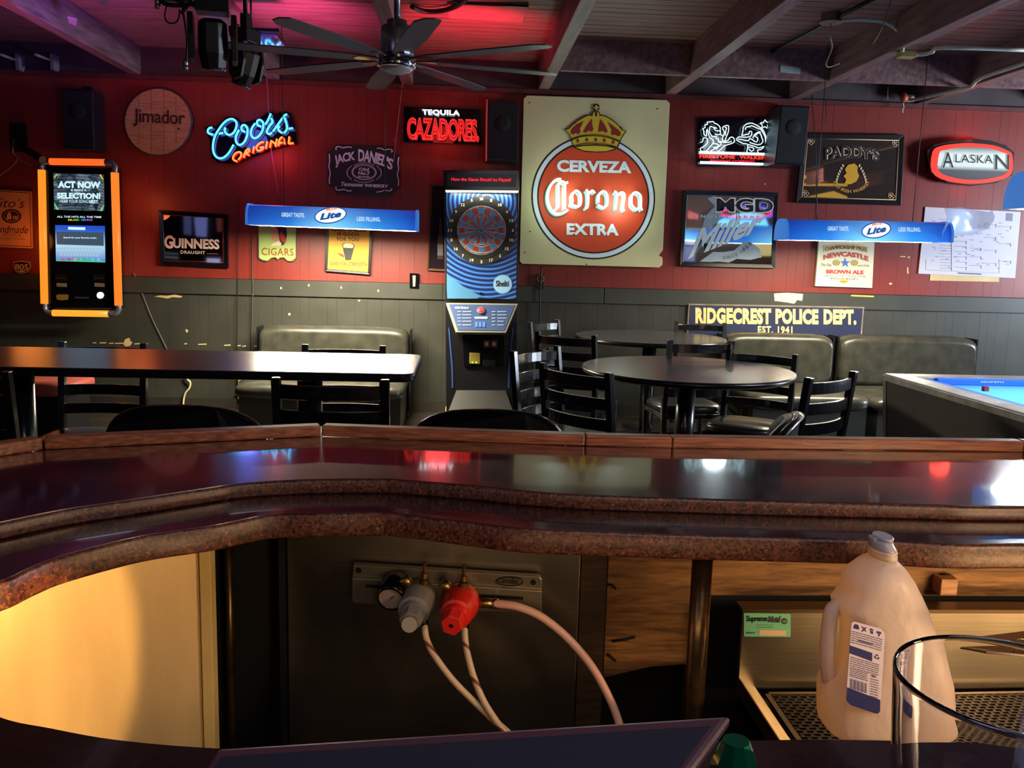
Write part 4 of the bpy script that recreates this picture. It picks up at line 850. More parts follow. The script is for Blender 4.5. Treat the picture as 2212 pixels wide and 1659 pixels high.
def blamp(name, label, p0, p1, Y, h, dep, print_=True, chain=True, power=None, tub=None):
    A, B = PY(*p0, Y), PY(*p1, Y)         # bottom front corners
    t = thing(name, label, 'lamp', ((A.x+B.x)/2, Y+dep/2, min(A.z, B.z)), 'bar billiard lamps')
    L = B-A; ux = L.normalized(); uy = Vector((0, 1, 0)); uz = ux.cross(uy)
    prof = []
    for k in range(15):
        a = pi*k/14; prof.append((dep/2-dep/2*cos(a)**1 if 1 else 0, h*abs(sin(a))**.42))
    prof = [(dep/2*(1-(abs(cos(pi*k/14))**.6)*(1 if cos(pi*k/14) > 0 else -1)), h*sin(pi*k/14)**.75) for k in range(15)]
    def shell(s, x0, x1):
        return [[A+ux*xx+uy*(dep/2+(q-dep/2)*s)+uz*(z*s) for q, z in prof] for xx in (x0, x1)]
    a, b_ = shell(1, .012, L.length-.012); n = 15
    MB().add(a+b_, [(i, i+1, i+1+n, i+n) for i in range(n-1)], True).build('shade', SHD, t)
    a, b_ = shell(.955, .014, L.length-.014); MB().add(a+b_, [(i, i+1, i+1+n, i+n) for i in range(n-1)], True).build('liner', LINER, t)
    for x0 in (-.004, L.length-.012):
        q = shell(1.04, x0, x0+.016); MB().loft(q, False).build('end_cap', SHE, t)
    MB().tube([A+ux*.05+uy*dep/2+uz*h*.2, B-ux*.05+uy*dep/2+uz*h*.2], .014, 10).build('tube', tub or TUBEL, t)
    if chain:
        for s_ in (.2, .8):
            c = A+L*s_+uy*dep/2; MB().tube([c+uz*h*.98, Vector((c.x, c.y, ZD))], .003, 6).build('hanger', mat('dim_hanger', (40, 30, 32), .5), t)
    c = (A+B)/2+uy*dep/2+uz*.012; lo = lamp('lamp_light', 'AREA', c, (1, .90, .64) if not tub else (.85, .93, 1), power or 135, L.length-.1, c-Vector((0, 0, 1)), dep*.7)
    return t, A, B
def lite(t, cx, cy, w, Y, m1):
    LW = glow('logo_white', (245, 250, 250), 1.1); LB = glow('logo_blue', (26, 84, 170), .9); LR_ = glow('logo_orange', (255, 120, 60), 1.)
    e = lambda r, rr: [(cx+r*cos(a)+rr*sin(a)*.15, cy+rr*sin(a)-r*cos(a)*.16) for a in [2*pi*k/32 for k in range(32)]]
    wall_poly(e(w, 17.5), Y-.004, .002, 'logo_rim', LB, t); wall_poly(e(w-2.5, 15), Y-.007, .002, 'logo_oval', LW, t)
    text('Lite', (0, 0, 0, 0), Y-.011, LB, t, .05, warp=lambda u, v: (cx-w*.66+w*1.28*u+v*5, cy+11-15*v-7*u))
    text('Miller', (cx-9, cy-15, cx+16, cy-9), Y-.011, LR_, t, .02, tilt=-.14)
LT = glow('lamp_text', (215, 235, 245), 1.0)
t, A, B = blamp('billiard_lamp', 'long blue lit beer lamp hanging left of the dart machine', (531, 485), (900, 499), 6.3, .145, .26, power=185)
lite(t, 714, 465, 35, 6.3, 0); text('GREAT TASTE.', (608, 459, 658, 468), 6.295, LT, t, .02, tilt=.03); text('LESS FILLING.', (771, 468, 822, 477), 6.295, LT, t, .02, tilt=.03)
t, A, B = blamp('billiard_lamp', 'long blue lit beer lamp hanging over the right booths', (1700, 518), (2058, 524), 6.3, .15, .26, power=75)
lite(t, 1893, 497, 32, 6.3, 0); text('GREAT TASTE.', (1788, 489, 1834, 498), 6.295, LT, t, .02, tilt=.01); text('LESS FILLING.', (1941, 491, 1989, 500), 6.295, LT, t, .02, tilt=.01)
t, A, B = blamp('billiard_lamp', 'cyan lamp corner at far right edge over the pool table', (2258, 445), (2950, 474), 3.3, .14, .26, power=45, tub=mat('bright_tube', (240, 240, 230), .4, emit=(235, 245, 255), es=14.))
# clear plastic bag hanging off the right lamp
P = []
for (x, y, Y) in ((2040, 450, 6.3), (2075, 447, 6.5), (2105, 453, 6.6), (2135, 458, 6.55), (2143, 455, 6.5)):
    P.append([PY(x+6*math.sin(k*1.3), y+k*(17 if x < 2120 else 14)-(k*k*(x-2040)*.012), Y-.02*(k % 2)) for k in range(5)])
b = MB(); b.add([p for r in P for p in r], [(i*5+j, (i+1)*5+j, (i+1)*5+j+1, i*5+j+1) for i in range(4) for j in range(4)], True)
o = tag(b.build('plastic_bag', mat('clear_blue_plastic', (150, 190, 230), .25, alpha=.3)), 'crumpled clear plastic hanging off right end of the right lamp', 'plastic bag')
sd = o.modifiers.new('solid', 'SOLIDIFY'); sd.thickness = .002

# ------------------------------------------------------------------ ceiling fan
Fc = PY(857, 118, 4.7); fx, fy, fz = Fc
t = thing('ceiling_fan', 'large dark ceiling fan with brushed metal motor and wide blades', 'ceiling fan', (fx, fy, fz))
FM = mat('brushed_fan_metal', (150, 148, 155), .25, .9, var=.1, scale=40, stretch=(40, 40, 1)); FB = mat('fan_blade', (58, 56, 58), .45, .2)
MB().lathe([(.035, 0), (.07, .02), (.07, .05)], (fx, fy, ZD-.05), (0, 0, 1), 24).build('canopy', FM, t)
MB().tube([(fx, fy, fz+.14), (fx, fy, ZD-.02)], .016, 12).build('downrod', FM, t)
MB().lathe([(.03, .17), (.05, .165), (.052, .145), (.082, .13), (.088, .11), (.088, .0), (.08, -.02)][::-1], (fx, fy, fz), (0, 0, 1), 32).build('motor', FM, t)
MB().lathe([(.088, -.028), (.098, -.032), (.098, -.062), (.09, -.068)][::-1], (fx, fy, fz), (0, 0, 1), 32).build('trim_ring', STEELC, t)
MB().lathe([(.005, -.098), (.04, -.093), (.07, -.082), (.09, -.066)], (fx, fy, fz), (0, 0, 1), 32).build('light_dish', mat('frosted_dish', (150, 146, 150), .3), t)
for k in range(8):
    a = radians(14+45*k); M = Matrix.Translation((fx, fy, fz-.03)) @ Matrix.Rotation(a, 4, 'Z') @ Matrix.Rotation(radians(3), 4, 'X')
    pts = [(.09, -.02), (.2, -.055), (.5, -.07), (.80, -.068), (.86, -.035), (.87, .01), (.84, .045), (.5, .055), (.2, .045), (.09, .02)]
    MB().poly([M @ Vector((x, y, 0)) for x, y in pts], M.to_3x3() @ Vector((0, 0, .006))).build('blade', FB, t)
    MB().poly([M @ Vector((x, y, -.004)) for x, y in ((.07, -.02), (.2, -.03), (.22, 0), (.2, .03), (.07, .02))], M.to_3x3() @ Vector((0, 0, .004))).build('blade_arm', STEELC, t)

# ------------------------------------------------------------------ stage lights on the beam
def stage_light(label, px, py, Y, s, yaw, tilt):
    o = PY(px, py, Y); t = thing('stage_light', label, 'stage light', o, 'moving head lights'); M = Matrix.Translation(o) @ Matrix.Rotation(yaw, 4, 'Z') @ Matrix.Scale(s, 4)
    b = MB(); b.box(-.09, .09, -.07, .07, .13, .23, M); b.box(-.03, .03, -.03, .03, .23, .34, M); b.build('base', BLACK, t, bevel=.006)
    MB().tube([M @ Vector((0, 0, .3)), Vector((o.x, o.y, ZD))], .012, 8).build('hanger_stem', BLACK, t)
    for q in (-1, 1):
        a = MB(); a.poly([M @ Vector((q*.1, y, z)) for y, z in ((-.06, .12), (.06, .12), (.07, .04), (.06, -.10), (.02, -.14), (-.04, -.12), (-.07, 0))], M.to_3x3() @ Vector((q*.03, 0, 0))); a.build('yoke_arm', BLACK, t, bevel=.004)
    H = M @ Matrix.Rotation(tilt, 4, 'X')
    rings = [[H @ Vector((cos(2*pi*j/8+pi/8)*r*.085, sin(2*pi*j/8+pi/8)*r*.085, z)) for j in range(8)] for r, z in ((.6, .10), (.95, .08), (1, 0), (1, -.08), (.8, -.16))]
    MB().loft(rings, False).build('head', BLACK, t, bevel=.003)
    MB().lathe([(.05, 0), (.06, .006), (.05, .012)], H @ Vector((0, 0, -.172)), H.to_3x3() @ Vector((0, 0, 1)), 20).build('lens', mat('stage_lens', (40, 36, 60), .05, spec=.9), t)
    b = MB(); b.tube([M @ Vector(p) for p in ((-.07, .075, .17), (-.05, .1, .24), (.03, .08, .27))], .008, 6); b.build('cable', WIRE, t)
stage_light('larger black moving head stage light hanging left of the fan', 460, 82, 4.3, .82, .2, .15)
stage_light('smaller black moving head stage light tilted above the blue neon', 532, 135, 4.9, .72, 1.2, .35)
t = thing('cable_rig', 'tangle of black cables and metal plugs hanging at top left', 'cables', PY(370, 5, 4.4))
for L, r in (([(330, -20), (350, 5), (380, 12), (420, 8), (470, 0)], .01), ([(360, 12), (356, 35), (362, 48), (375, 50), (385, 42), (388, 20)], .004), ([(392, -5), (396, 30), (401, 60), (404, 95), (402, 135)], .005), ([(380, 0), (400, 12), (392, 30), (412, 6), (420, 14), (405, -6)], .008), ([(425, -10), (445, 15), (460, 24), (475, 30)], .006)):
    MB().tube([PY(x, y, 4.4) for x, y in L], r, 6, False, 4).build('cable', WIRE, t)
for x, y in ((341, 0), (401, 132)):
    MB().lathe([(.011, 0), (.013, .01), (.013, .02), (.010, .022), (.013, .026), (.013, .045), (.008, .052)], PY(x, y+20, 4.4), (0, 0, 1), 12).build('plug', mat('plug_metal', (150, 146, 148), .3, .9), t)
MB().box(*(lambda p: (p.x-.05, p.x+.1, p.y-.04, p.y+.04, p.z, p.z+.06))(PY(372, 8, 4.45))).build('splitter_box', mat('grey_box', (70, 64, 68), .5), t)
# glossy square panel hanging flat beside the beam
t = thing('ceiling_panel', 'glossy flat panel by the beam mirroring the blue neon', 'panel', PZ(580, 90, 2.62))
q = [PZ(x, y, 2.60) for x, y in ((543, 77), (600, 79), (616, 105), (562, 103))]
MB().quadbox(q, (0, 0, .012)).build('glossy_sheet', mat('mirror_violet', (200, 180, 210), .05, .9), t); MB().quadbox([p+Vector((0, 0, .013)) for p in [PZ(x, y, 2.60) for x, y in ((536, 72), (602, 74), (618, 107), (558, 106))]], (0, 0, .02)).build('frame', BLACK, t)
MB().tube([q[0]+Vector((0, 0, .03)), Vector((q[0].x, q[0].y, ZD))], .006, 6).build('hanger', WIRE, t)
t = thing('access_panel', 'flat reddish access panel with black hose on ceiling right of fan', 'panel', PZ(1050, 30, ZD-.02))
MB().quadbox([PZ(x, y, ZD-.02) for x, y in ((966, 10), (1142, 13), (1128, 49), (970, 40))], (0, 0, .015)).build('plate', mat('panel_paint', (150, 96, 92), .5, var=.1), t)
MB().tube([PZ(x, y, ZD-.03) for x, y in ((890, 14), (915, 24), (950, 24), (985, 14), (1010, -6))], .016, 8, False, 4).build('hose', BLACK, t)
MB().tube([PZ(x, y, ZD-.03) for x, y in ((966, -8), (990, 6), (1060, 10), (1142, 13))], .009, 6).build('hose', BLACK, t)

# conduit, junction boxes, loose wires on the right
t = thing('junction_box', 'octagonal ceiling junction box with black and pale conduits at upper right', 'junction box', PZ(1795, 48, 2.86))
GC = mat('galvanised', (150, 148, 140), .4, .5, var=.2)
c = PZ(1795, 48, 2.84); MB().lathe([(.065, 0), (.065, .05)], c, (0, 0, 1), 8, False).build('box', mat('rusty_box', (90, 70, 64), .6, var=.3), t); MB().lathe([(.07, -.006), (.07, 0)], c, (0, 0, 1), 16).build('cover', GC, t)
MB().tube([PZ(1655, 118, 2.86), PZ(1790, 48, 2.86), PZ(1890, -5, 2.86)], .014, 8).build('conduit', WIRE, t)
PC = mat('pale_conduit', (170, 176, 160), .45)
MB().tube([PZ(x, y, 2.84) for x, y in ((1808, 46), (1855, 42), (1905, 47))]+[PZ(1935, 62, 2.8), PZ(1950, 85, 2.72), PZ(1949, 112, 2.65)], .011, 8, False, 4).build('conduit', PC, t)
MB().tube([c, c+Vector((.01, .02, -.08)), c+Vector((.06, .1, -.13)), c+Vector((.07, .2, -.2)), c+Vector((.12, .28, -.21)), c+Vector((.2, .3, -.18))], .004, 6, False, 4).build('loose_wire', GREYW, t)
t = thing('conduit_body', 'brass coloured conduit fitting and long pale pipe under the right beam', 'conduit', PZ(1958, 118, 2.65))
a = PZ(1942, 117, 2.65); b_ = PZ(1975, 119, 2.65); MB().box(a.x, b_.x, a.y-.03, a.y+.04, 2.63, 2.67).build('fitting', mat('dull_brass', (170, 150, 90), .4, .3), t, bevel=.004)
MB().tube([PZ(x, y, 2.65) for x, y in ((1975, 118), (1998, 117), (2015, 112), (2040, 103))]+[PZ(2230, 109, 2.65)], .012, 8, False, 3).build('conduit', PC, t)
t = thing('bent_conduit', 'pale bent pipe running to the wall top on the far right', 'conduit', PZ(2095, 186, 2.64))
MB().tube([PZ(x, y, 2.65) for x, y in ((2260, 118), (2212, 137), (2120, 168), (2100, 185), (2085, 190), (1990, 212), (1965, 216))], .013, 8, False, 3).build('pipe', PC, t)
t = thing('pull_bulb', 'small orange bulb with frayed string at top of the right wall', 'bulb', PY(1953, 212, 7.3))
MB().lathe([(.006, 0), (.028, .02), (.034, .045), (.02, .07), (.012, .09)], PY(1952, 222, 7.3), (0, 0, 1), 14).build('bulb', mat('orange_bulb', (170, 80, 56), .4), t)
MB().lathe([(.03, 0), (.03, .05)], PY(1967, 219, 7.3), (0, 0, 1), 12).build('socket', WHITE, t)
MB().tube([PY(x, y, 7.3) for x, y in ((1950, 222), (1952, 232), (1949, 238), (1951, 243))], .005, 5, False, 3).build('string', WHITE, t)
tag(MB().quadbox([PY(x, y, 6.597) for x, y in ((1686, 141), (1730, 146), (1728, 160), (1685, 156))], (0, .003, 0)).build('tape_label', mat('grey_tape', (150, 160, 160), .4)), 'pale grey label stuck on the cross beam', 'label')
tag(MB().quadbox([PZ(x, y, 2.669) for x, y in ((146, 36), (166, 42), (165, 56), (149, 50))], (0, 0, .003)).build('tape_label', mat('tape_mauve', (140, 110, 130), .5)), 'small square label on the leftmost ceiling beam', 'label')
for L, Yv, lab in ([(1925, 0), (1905, 60), (1885, 95)], 5.3, 'thin bare wire hanging from the right ceiling boards'), ([(1754, 205), (1757, 260), (1762, 320), (1764, 380), (1765, 478)], 6.45, 'dark cord dropping past the whiskey mirror to right lamp'), ([(1783, 215), (1785, 245), (1783, 262)], 7.3, 'short black cord hanging at the wall top above the whiskey mirror'), ([(1918, 187), (1917, 215)], 7.3, 'short pale string under the right cross beam'):
    tag(MB().tube([PY(x, y, Yv) for x, y in L], .0035, 6, False, 3).build('hanging_wire', WIRE if 'black' in lab or 'dark' in lab else GREYW), lab, 'cable')

# ------------------------------------------------------------------ booths
def booth(label, x0, x1, zt, seat_px, Ys=6.35, group='wall booths'):
    t = thing('booth_bench', label, 'booth', ((x0+x1)/2, 6.9, 0), group); cx = (x0+x1)/2; w_ = x1-x0
    Mt = Matrix.Translation((cx, 7.2, zt-.40)) @ Matrix.Rotation(radians(90), 4, 'X')
    # rounded back, built flat then stood up
    rings = []
    for k, dy in ((.94, .12), (.99, .08), (1, .03), (.995, -.02), (.97, -.06), (.9, -.09), (.75, -.10)):
        rg = []
        for j in range(40):
            a = 2*pi*j/40; e = 7.; px = abs(cos(a))**(2/e)*(1 if cos(a) >= 0 else -1); pz = abs(sin(a))**(2/e)*(1 if sin(a) >= 0 else -1)
            rg.append(Vector((cx+px*w_/2*(1-(1-k)*.25), 7.2+dy, zt-.22+pz*.22*k)))
        rings.append(rg)
    MB().loft(rings).build('backrest', VINYLO, t)
    zs = PY(700, seat_px, Ys).z; MB().pad((cx-.01, (Ys+7.12)/2, zs-.10), w_+.02, 7.12-Ys, .12, 9, 40).build('seat', VINYLO, t)
    MB().box(x0+.02, x1-.02, Ys+.06, 7.33, 0, zs-.09).build('base', mat('booth_base', (40, 38, 34), .5, var=.15), t)
    MB().box(x0-.012, x0+.0, 7.15, 7.35, 0, zt-.02).build('end_panel', BLACK, t); MB().box(x1, x1+.012, 7.15, 7.35, 0, zt-.02).build('end_panel', BLACK, t)
    return t
booth('black vinyl booth bench under the left blue lamp', -1.62, -.41, .735, 838)
booth('worn black vinyl booth bench left of its pair beside the round tables', 2.19, 3.11, .752, 842)
booth('black vinyl booth bench nearest the pool table on right', 3.16, 4.35, .757, 846)

# ------------------------------------------------------------------ chairs
def slat(z, h, wd=.36, bow=.035, th=.014, n=10):
    b = MB(); vs = []
    for i in range(n+1):
        u = i/n*2-1; x = u*wd/2; y = -.19-bow*(1-u*u)-.0
        y -= (z-.45)*.12
        vs += [(x, y-th/2, z-h/2), (x, y+th/2, z-h/2), (x, y+th/2, z+h/2), (x, y-th/2, z+h/2)]
    fs = []
    for i in range(n):
        a = i*4; c = a+4
        fs += [(a+j, a+(j+1) % 4, c+(j+1) % 4, c+j) for j in range(4)]
    b.add(vs, fs+[(3, 2, 1, 0), (n*4, n*4+1, n*4+2, n*4+3)]); return b
def make_chair():
    t = thing('ladder_back_chair', 'x', 'chair', (0, 0, 0))
    for s in (-1, 1):
        b = MB()
        for (z0, y0), (z1, y1) in (((0, -.24), (.45, -.19)), ((.45, -.19), (.875, -.241))):
            x = s*.192; hw = .0155
            b.add([(x-hw, y0-hw, z0), (x+hw, y0-hw, z0), (x+hw, y0+hw, z0), (x-hw, y0+hw, z0), (x-hw, y1-hw, z1), (x+hw, y1-hw, z1), (x+hw, y1+hw, z1), (x-hw, y1+hw, z1)], [(3, 2, 1, 0), (4, 5, 6, 7), (0, 1, 5, 4), (1, 2, 6, 5), (2, 3, 7, 6), (3, 0, 4, 7)])
        b.build('back_post', METB, t, local=True, bevel=.003)
        MB().box(s*.185-.013, s*.185+.013, .15, .176, 0, .42).build('leg', METB, t, local=True, bevel=.003)
        MB().box(s*.188-.009, s*.188+.009, -.215, .16, .17, .19).build('stretcher', METB, t, local=True)
    for z in (.825, .735, .645, .555): slat(z, .05).build('slat', METB, t, local=True, bevel=.002)
    MB().box(-.18, .18, .155, .172, .22, .24).build('stretcher', METB, t, local=True)
    MB().box(-.195, .195, -.19, .18, .39, .42).build('seat_frame', METB, t, local=True, bevel=.003)
    MB().pad((0, 0, .42), .41, .40, .055, 3.6, 32).build('seat', VINYL, t, local=True)
    return t
proto = make_chair(); first = True
def chair(bx, by, f, label, zs=1., group='black ladder-back chairs'):
    global first
    L = math.hypot(*f); f = (f[0]/L, f[1]/L)
    o = proto if first else copy_tree(proto); first = False
    o.location = (bx+.225*f[0], by+.225*f[1], 0); o.rotation_euler = (0, 0, math.atan2(-f[0], f[1])); o.scale = (1, 1, zs)
    o['label'] = label; o['group'] = group; return o
chair(.505, 3.73, (.77, .64), 'black ladder-back chair nearest the bar at left of the near round table')
chair(.40, 4.46, (.76, -.65), 'black ladder-back chair turned sideways beside the dart machine')
chair(.655, 5.38, (.53, .85), 'black ladder-back chair between two round tables on the left side')
chair(.62, 6.38, (.8, -.6), 'farthest left black ladder-back chair against the wall by far round table')
chair(1.42, 5.12, (-.12, 1), 'black ladder-back chair facing away between the two round tables')
chair(1.95, 7.05, (-.15, -1), 'black ladder-back chair behind far round table under the police sign', .96)
chair(1.75, 5.0, (-.56, -.82), 'black ladder-back chair behind the right rim of near round table', .94)
chair(1.585, 3.665, (-.63, .78), 'black ladder-back chair nearest the pool table')
chair(-.455, 3.13, (.02, 1), 'black ladder-back chair in front of long table at its right end', 1.025)
chair(-.58, 4.42, (.03, -1), 'black ladder-back chair behind the right half of long table', 1.0)
chair(-1.72, 4.32, (0, -1), 'black ladder-back chair behind left half of the long table', 1.0)
chair(-1.76, 3.13, (0, 1), 'black ladder-back chair cut by the left edge in front of long table', 1.03)

# ------------------------------------------------------------------ tables
def round_table(cx, cy, r, label):
    t = thing('round_table', label, 'table', (cx, cy, 0), 'round pedestal tables')
    MB().lathe([(r-.012, -.032), (r, -.024), (r+.002, -.012), (r-.003, -.003)], (cx, cy, .76), (0, 0, 1), 72).build('table_edge', TEDGE, t)
    MB().lathe([(r-.01, -.02), (r-.004, 0)], (cx, cy, .7605), (0, 0, 1), 72, False).build('tabletop', LAM, t)
    MB().lathe([(.052, 0), (.052, .68)], (cx, cy, .04), (0, 0, 1), 24).build('column', METB, t)
    for a in (0, pi/2): MB().box(-.32, .32, -.035, .035, 0, .04, Matrix.Translation((cx, cy, 0)) @ Matrix.Rotation(a+.3, 4, 'Z')).build('foot', METB, t, bevel=.004)
    MB().box(cx-.18, cx+.18, cy-.18, cy+.18, .715, .73).build('mount_plate', METB, t)
round_table(1.235, 4.68, .57, 'near round black-edged table in the middle ring of chairs')
round_table(1.43, 6.55, .565, 'far round black-edged table in front of the chair rail')
t = thing('long_table', 'long rectangular dark laminate table across the left side', 'table', (-1.6, 3.54, 0))
def rrect(x0, x1, y0, y1, r, n=6):
    o = []
    for cx, cy, a in ((x1-r, y1-r, 0), (x0+r, y1-r, 90), (x0+r, y0+r, 180), (x1-r, y0+r, 270)):
        for k in range(n+1): q = radians(a+90*k/n); o.append((cx+r*cos(q), cy+r*sin(q)))
    return o
ol = rrect(-3.1, -.165, 3.225, 3.865, .05)
MB().poly([(x, y, .868) for x, y in ol], (0, 0, .031)).build('table_edge', TEDGE, t, bevel=.008)
MB().poly([(x, y, .8975) for x, y in rrect(-3.094, -.171, 3.231, 3.859, .046)], (0, 0, .004)).build('tabletop', LAM, t)
for x in (-2.6, -1.73, -.60):
    MB().lathe([(.05, 0), (.05, .83)], (x, 3.54, .03), (0, 0, 1), 20).build('column', METB, t); MB().box(x-.03, x+.03, 3.28, 3.8, 0, .035).build('foot', METB, t); MB().box(x-.25, x+.25, 3.51, 3.57, 0, .03).build('foot', METB, t)
# bench below the long table on left, red light put into its seat colour
t = thing('low_bench', 'red-lit vinyl low bench glimpsed under the long table at left edge', 'bench', (-3.0, 5.6, 0))
MB().pad((-3.0, 5.6, .42), 1.3, .5, .1, 8).build('seat', mat('red_lit_vinyl', (150, 70, 60), .35, var=.1), t); MB().box(-3.6, -2.4, 5.4, 5.8, 0, .42).build('base', BLACK, t)

# ------------------------------------------------------------------ pool table
Pc = PZ(1910, 806, .80)
t = thing('pool_table', 'pool table with bright blue cloth and grey rails at right', 'pool table', (Pc.x+.7, 3.2, 0))
px0, py1 = Pc.x, Pc.y; px1 = px0+1.32; py0 = py1-2.3
FELT = mat('blue_felt', (64, 150, 222), .9, var=.05, scale=60, bump=.1); RAILM = mat('grey_rail', (120, 116, 112), .35, var=.25, scale=8); POOLB = mat('pool_body', (62, 56, 52), .5, var=.1); CUSH = mat('blue_cushion', (34, 92, 190), .9)
MB().box(px0+.1, px1-.1, py0+.1, py1-.1, .73, .765).build('cloth', FELT, t)
for a in ((px0, px0+.11, py0, py1), (px1-.11, px1, py0, py1), (px0+.11, px1-.11, py1-.11, py1), (px0+.11, px1-.11, py0, py0+.11)):
    MB().box(a[0], a[1], a[2], a[3], .765, .80).build('rail', RAILM, t, bevel=.006)
for q in (((px0+.11, px0+.15), (py0+.18, (py0+py1)/2-.06)), ((px0+.11, px0+.15), ((py0+py1)/2+.06, py1-.18)), ((px0+.2, px1-.2), (py1-.15, py1-.11)), ((px1-.15, px1-.11), (py0+.2, py1-.2))):
    MB().box(q[0][0], q[0][1], q[1][0], q[1][1], .762, .798).build('cushion', CUSH, t, bevel=.008)
for x, y in ((px0+.13, py1-.13), (px0+.12, (py0+py1)/2), (px1-.13, py1-.13)): MB().lathe([(.055, 0), (.055, .004)], (x, y, .765), (0, 0, 1), 20).build('pocket', BLACKG, t)
for k in range(1, 4):
    for yb in (py1-.1, (py0+py1)/2-.05): MB().lathe([(.007, 0), (.007, .001)], (px0+.05, yb-k*.26, .8005), (0, 0, 1), 4).build('sight', WHITE, t)
MB().add([(px0-.0, py0, .765), (px0, py1, .765), (px0+.05, py1-.04, .0), (px0+.05, py0+.1, .0), (px1, py0, .765), (px1, py1, .765), (px1-.05, py1-.04, .0), (px1-.05, py0+.1, .0)], [(0, 1, 2, 3), (5, 4, 7, 6), (1, 5, 6, 2), (4, 0, 3, 7)]).build('body', POOLB, t)
MB().add([(px0-.003, py1-.03, .765), (px0-.003, py1+.002, .765), (px0+.047, py1-.038, 0), (px0+.047, py1-.07, 0)], [(0, 1, 2, 3)]).build('corner_trim', mat('corner_metal', (150, 146, 140), .35, .5), t)
MB().box(px0-.006, px0+.0, py0, py1, .765, .792).build('rail_edge', mat('rail_edge', (170, 168, 162), .35, .2, var=.3, scale=10), t)
text('ARAMITH', (2118, 815, 2168, 820), .799, PRT, t, .02, fn=lambda x, y, Z_: (lambda p: Vector((p.x, py1-.152, .782+(820-y)*.0012)))(PY(x, 818, py1-.15)), tilt=0)
cp = PZ(2128, 845, .80); o = tag(MB().box(cp.x-.011, cp.x+.011, cp.y-.011, cp.y+.011, .8, .822).build('chalk_cube', mat('chalk_maroon', (120, 50, 56), .8, var=.4, scale=60)), 'small maroon chalk cube on the rail of pool table', 'chalk')

# ------------------------------------------------------------------ bar stools behind the bar
def stool(x, y, ztop, rz, label):
    t = thing('bar_stool', label, 'bar stool', (x, y, 0), 'bar stools along the bar', rz)
    f = MB()
    for layer, (nm, w_, h_, m_, yo) in enumerate((('back_cushion', .20, .14, VINYL, 0), ('back_shell', .208, .148, METB, -.022))):
        rings = []
        for k, dy in ((.8, .018), (.95, .014), (1, .0), (.97, -.012)):
            rg = []
            for j in range(36):
                a = 2*pi*j/36; e = 2.6; ux_ = abs(cos(a))**(2/e)*(1 if cos(a) >= 0 else -1)*w_*k; uz_ = abs(sin(a))**(2/e)*(1 if sin(a) >= 0 else -1)*h_*k
                rg.append(Vector((ux_, -.2+dy+yo+ux_*ux_*1.6, ztop-.15+uz_)))
            rings.append(rg)
        MB().loft(rings).build(nm, m_, t, local=True)
    p = [Vector((.203*cos(a)*1.0, -.2-.008+(.203*cos(a))**2*1.6, ztop-.15+.143*sin(a))) for a in [2*pi*j/40 for j in range(40)]]
    MB().tube(p, .004, 6, True).build('piping', mat('stool_piping', (90, 60, 70), .25), t, local=True)
    MB().pad((0, 0, .66), .40, .40, .08, 2.1, 32).build('seat', VINYL, t, local=True)
    for s in (-1, 1):
        MB().tube([(s*.12, -.15, .66), (s*.14, -.215, .74), (s*.12, -.2, .84)], .012, 8).build('back_bracket', METB, t, local=True)
        for q in (-1, 1): MB().tube([(s*.12, q*.12, .65), (s*.2, q*.2, 0)], .014, 8).build('leg', METB, t, local=True)
    MB().tube([(.185*cos(a), .185*sin(a), .25) for a in [2*pi*j/24 for j in range(24)]], .010, 6, True).build('foot_ring', METB, t, local=True)
p = PY(392, 895, 2.15); stool(p.x, p.y+.2, p.z+.03, 0, 'wide curved black bar stool back just above the bar at left')
p = PY(1055, 902, 2.15); stool(p.x, p.y+.2, p.z+.028, .0, 'black bar stool back in front of the dart machine')
p = PY(1660, 902, 2.1); stool(p.x-.12, p.y+.1, p.z+.01, 1.15, 'bar stool turned sideways with glossy back near the round table')

# ------------------------------------------------------------------ the horseshoe bar
Z1, Z2 = .977, .941
def w2(px, Z): return [PZ(x, y, Z) for x, y in px]
UE = w2([(0, 1129), (145, 1100), (289, 1079), (434, 1057), (520, 1045), (651, 1037), (800, 1035), (863, 1037), (1025, 1050), (1134, 1061), (1279, 1070), (1496, 1077), (1620, 1081), (1987, 1090), (2212, 1094)], 1.0)
LE = w2([(0, 1256), (72, 1225), (145, 1198), (307, 1158), (459, 1136), (579, 1113), (687, 1110), (800, 1107), (863, 1110), (1025, 1130), (1134, 1142), (1315, 1149), (1500, 1156), (1877, 1166), (2212, 1175)], Z1)
BE = w2([(0, 985), (96, 972), (694, 943), (1007, 952), (1264, 964), (1400, 966), (2212, 977)], 1.0)
def xy(L): return [(p.x, p.y) for p in L]
upper_in = [(-.28, .566), (-.34, .578), (-.44, .602), (-.54, .645), (-.62, .70), (-.675, .78), (-.69, .87), (-.67, .96), (-.635, 1.03)]+xy(UE)+[(1.5, 1.24), (3.2, 1.26)]
NU = w2([(0, 1640), (200, 1659)], 1.0)
upper_in = [(3.2, .575), (.45, .562), (.1, .56), (-.15, .562)]+upper_in
lowN = w2([(0, 1540), (120, 1567), (250, 1590), (420, 1606), (600, 1612), (1100, 1612), (1700, 1591), (2212, 1600)], Z1)
lower_in = [(3.2, .70)]+xy(lowN[::-1])+[(-.45, .735), (-.52, .785), (-.555, .85), (-.55, .92)]+xy(LE)+[(1.5, 1.19), (3.2, 1.21)]
outer = [(3.2, 1.62), (1.6, 1.60)]+xy(BE[::-1])+[(-.93, 1.33), (-1.08, 1.12), (-1.13, .85), (-1.08, .56), (-.92, .32), (-.68, .17), (-.3, .12), (3.2, .12)]
def smooth_poly(pts, k=4):
    P = catmull([Vector((x, y, 0)) for x, y in pts], k); return [(p.x, p.y) for p in P]
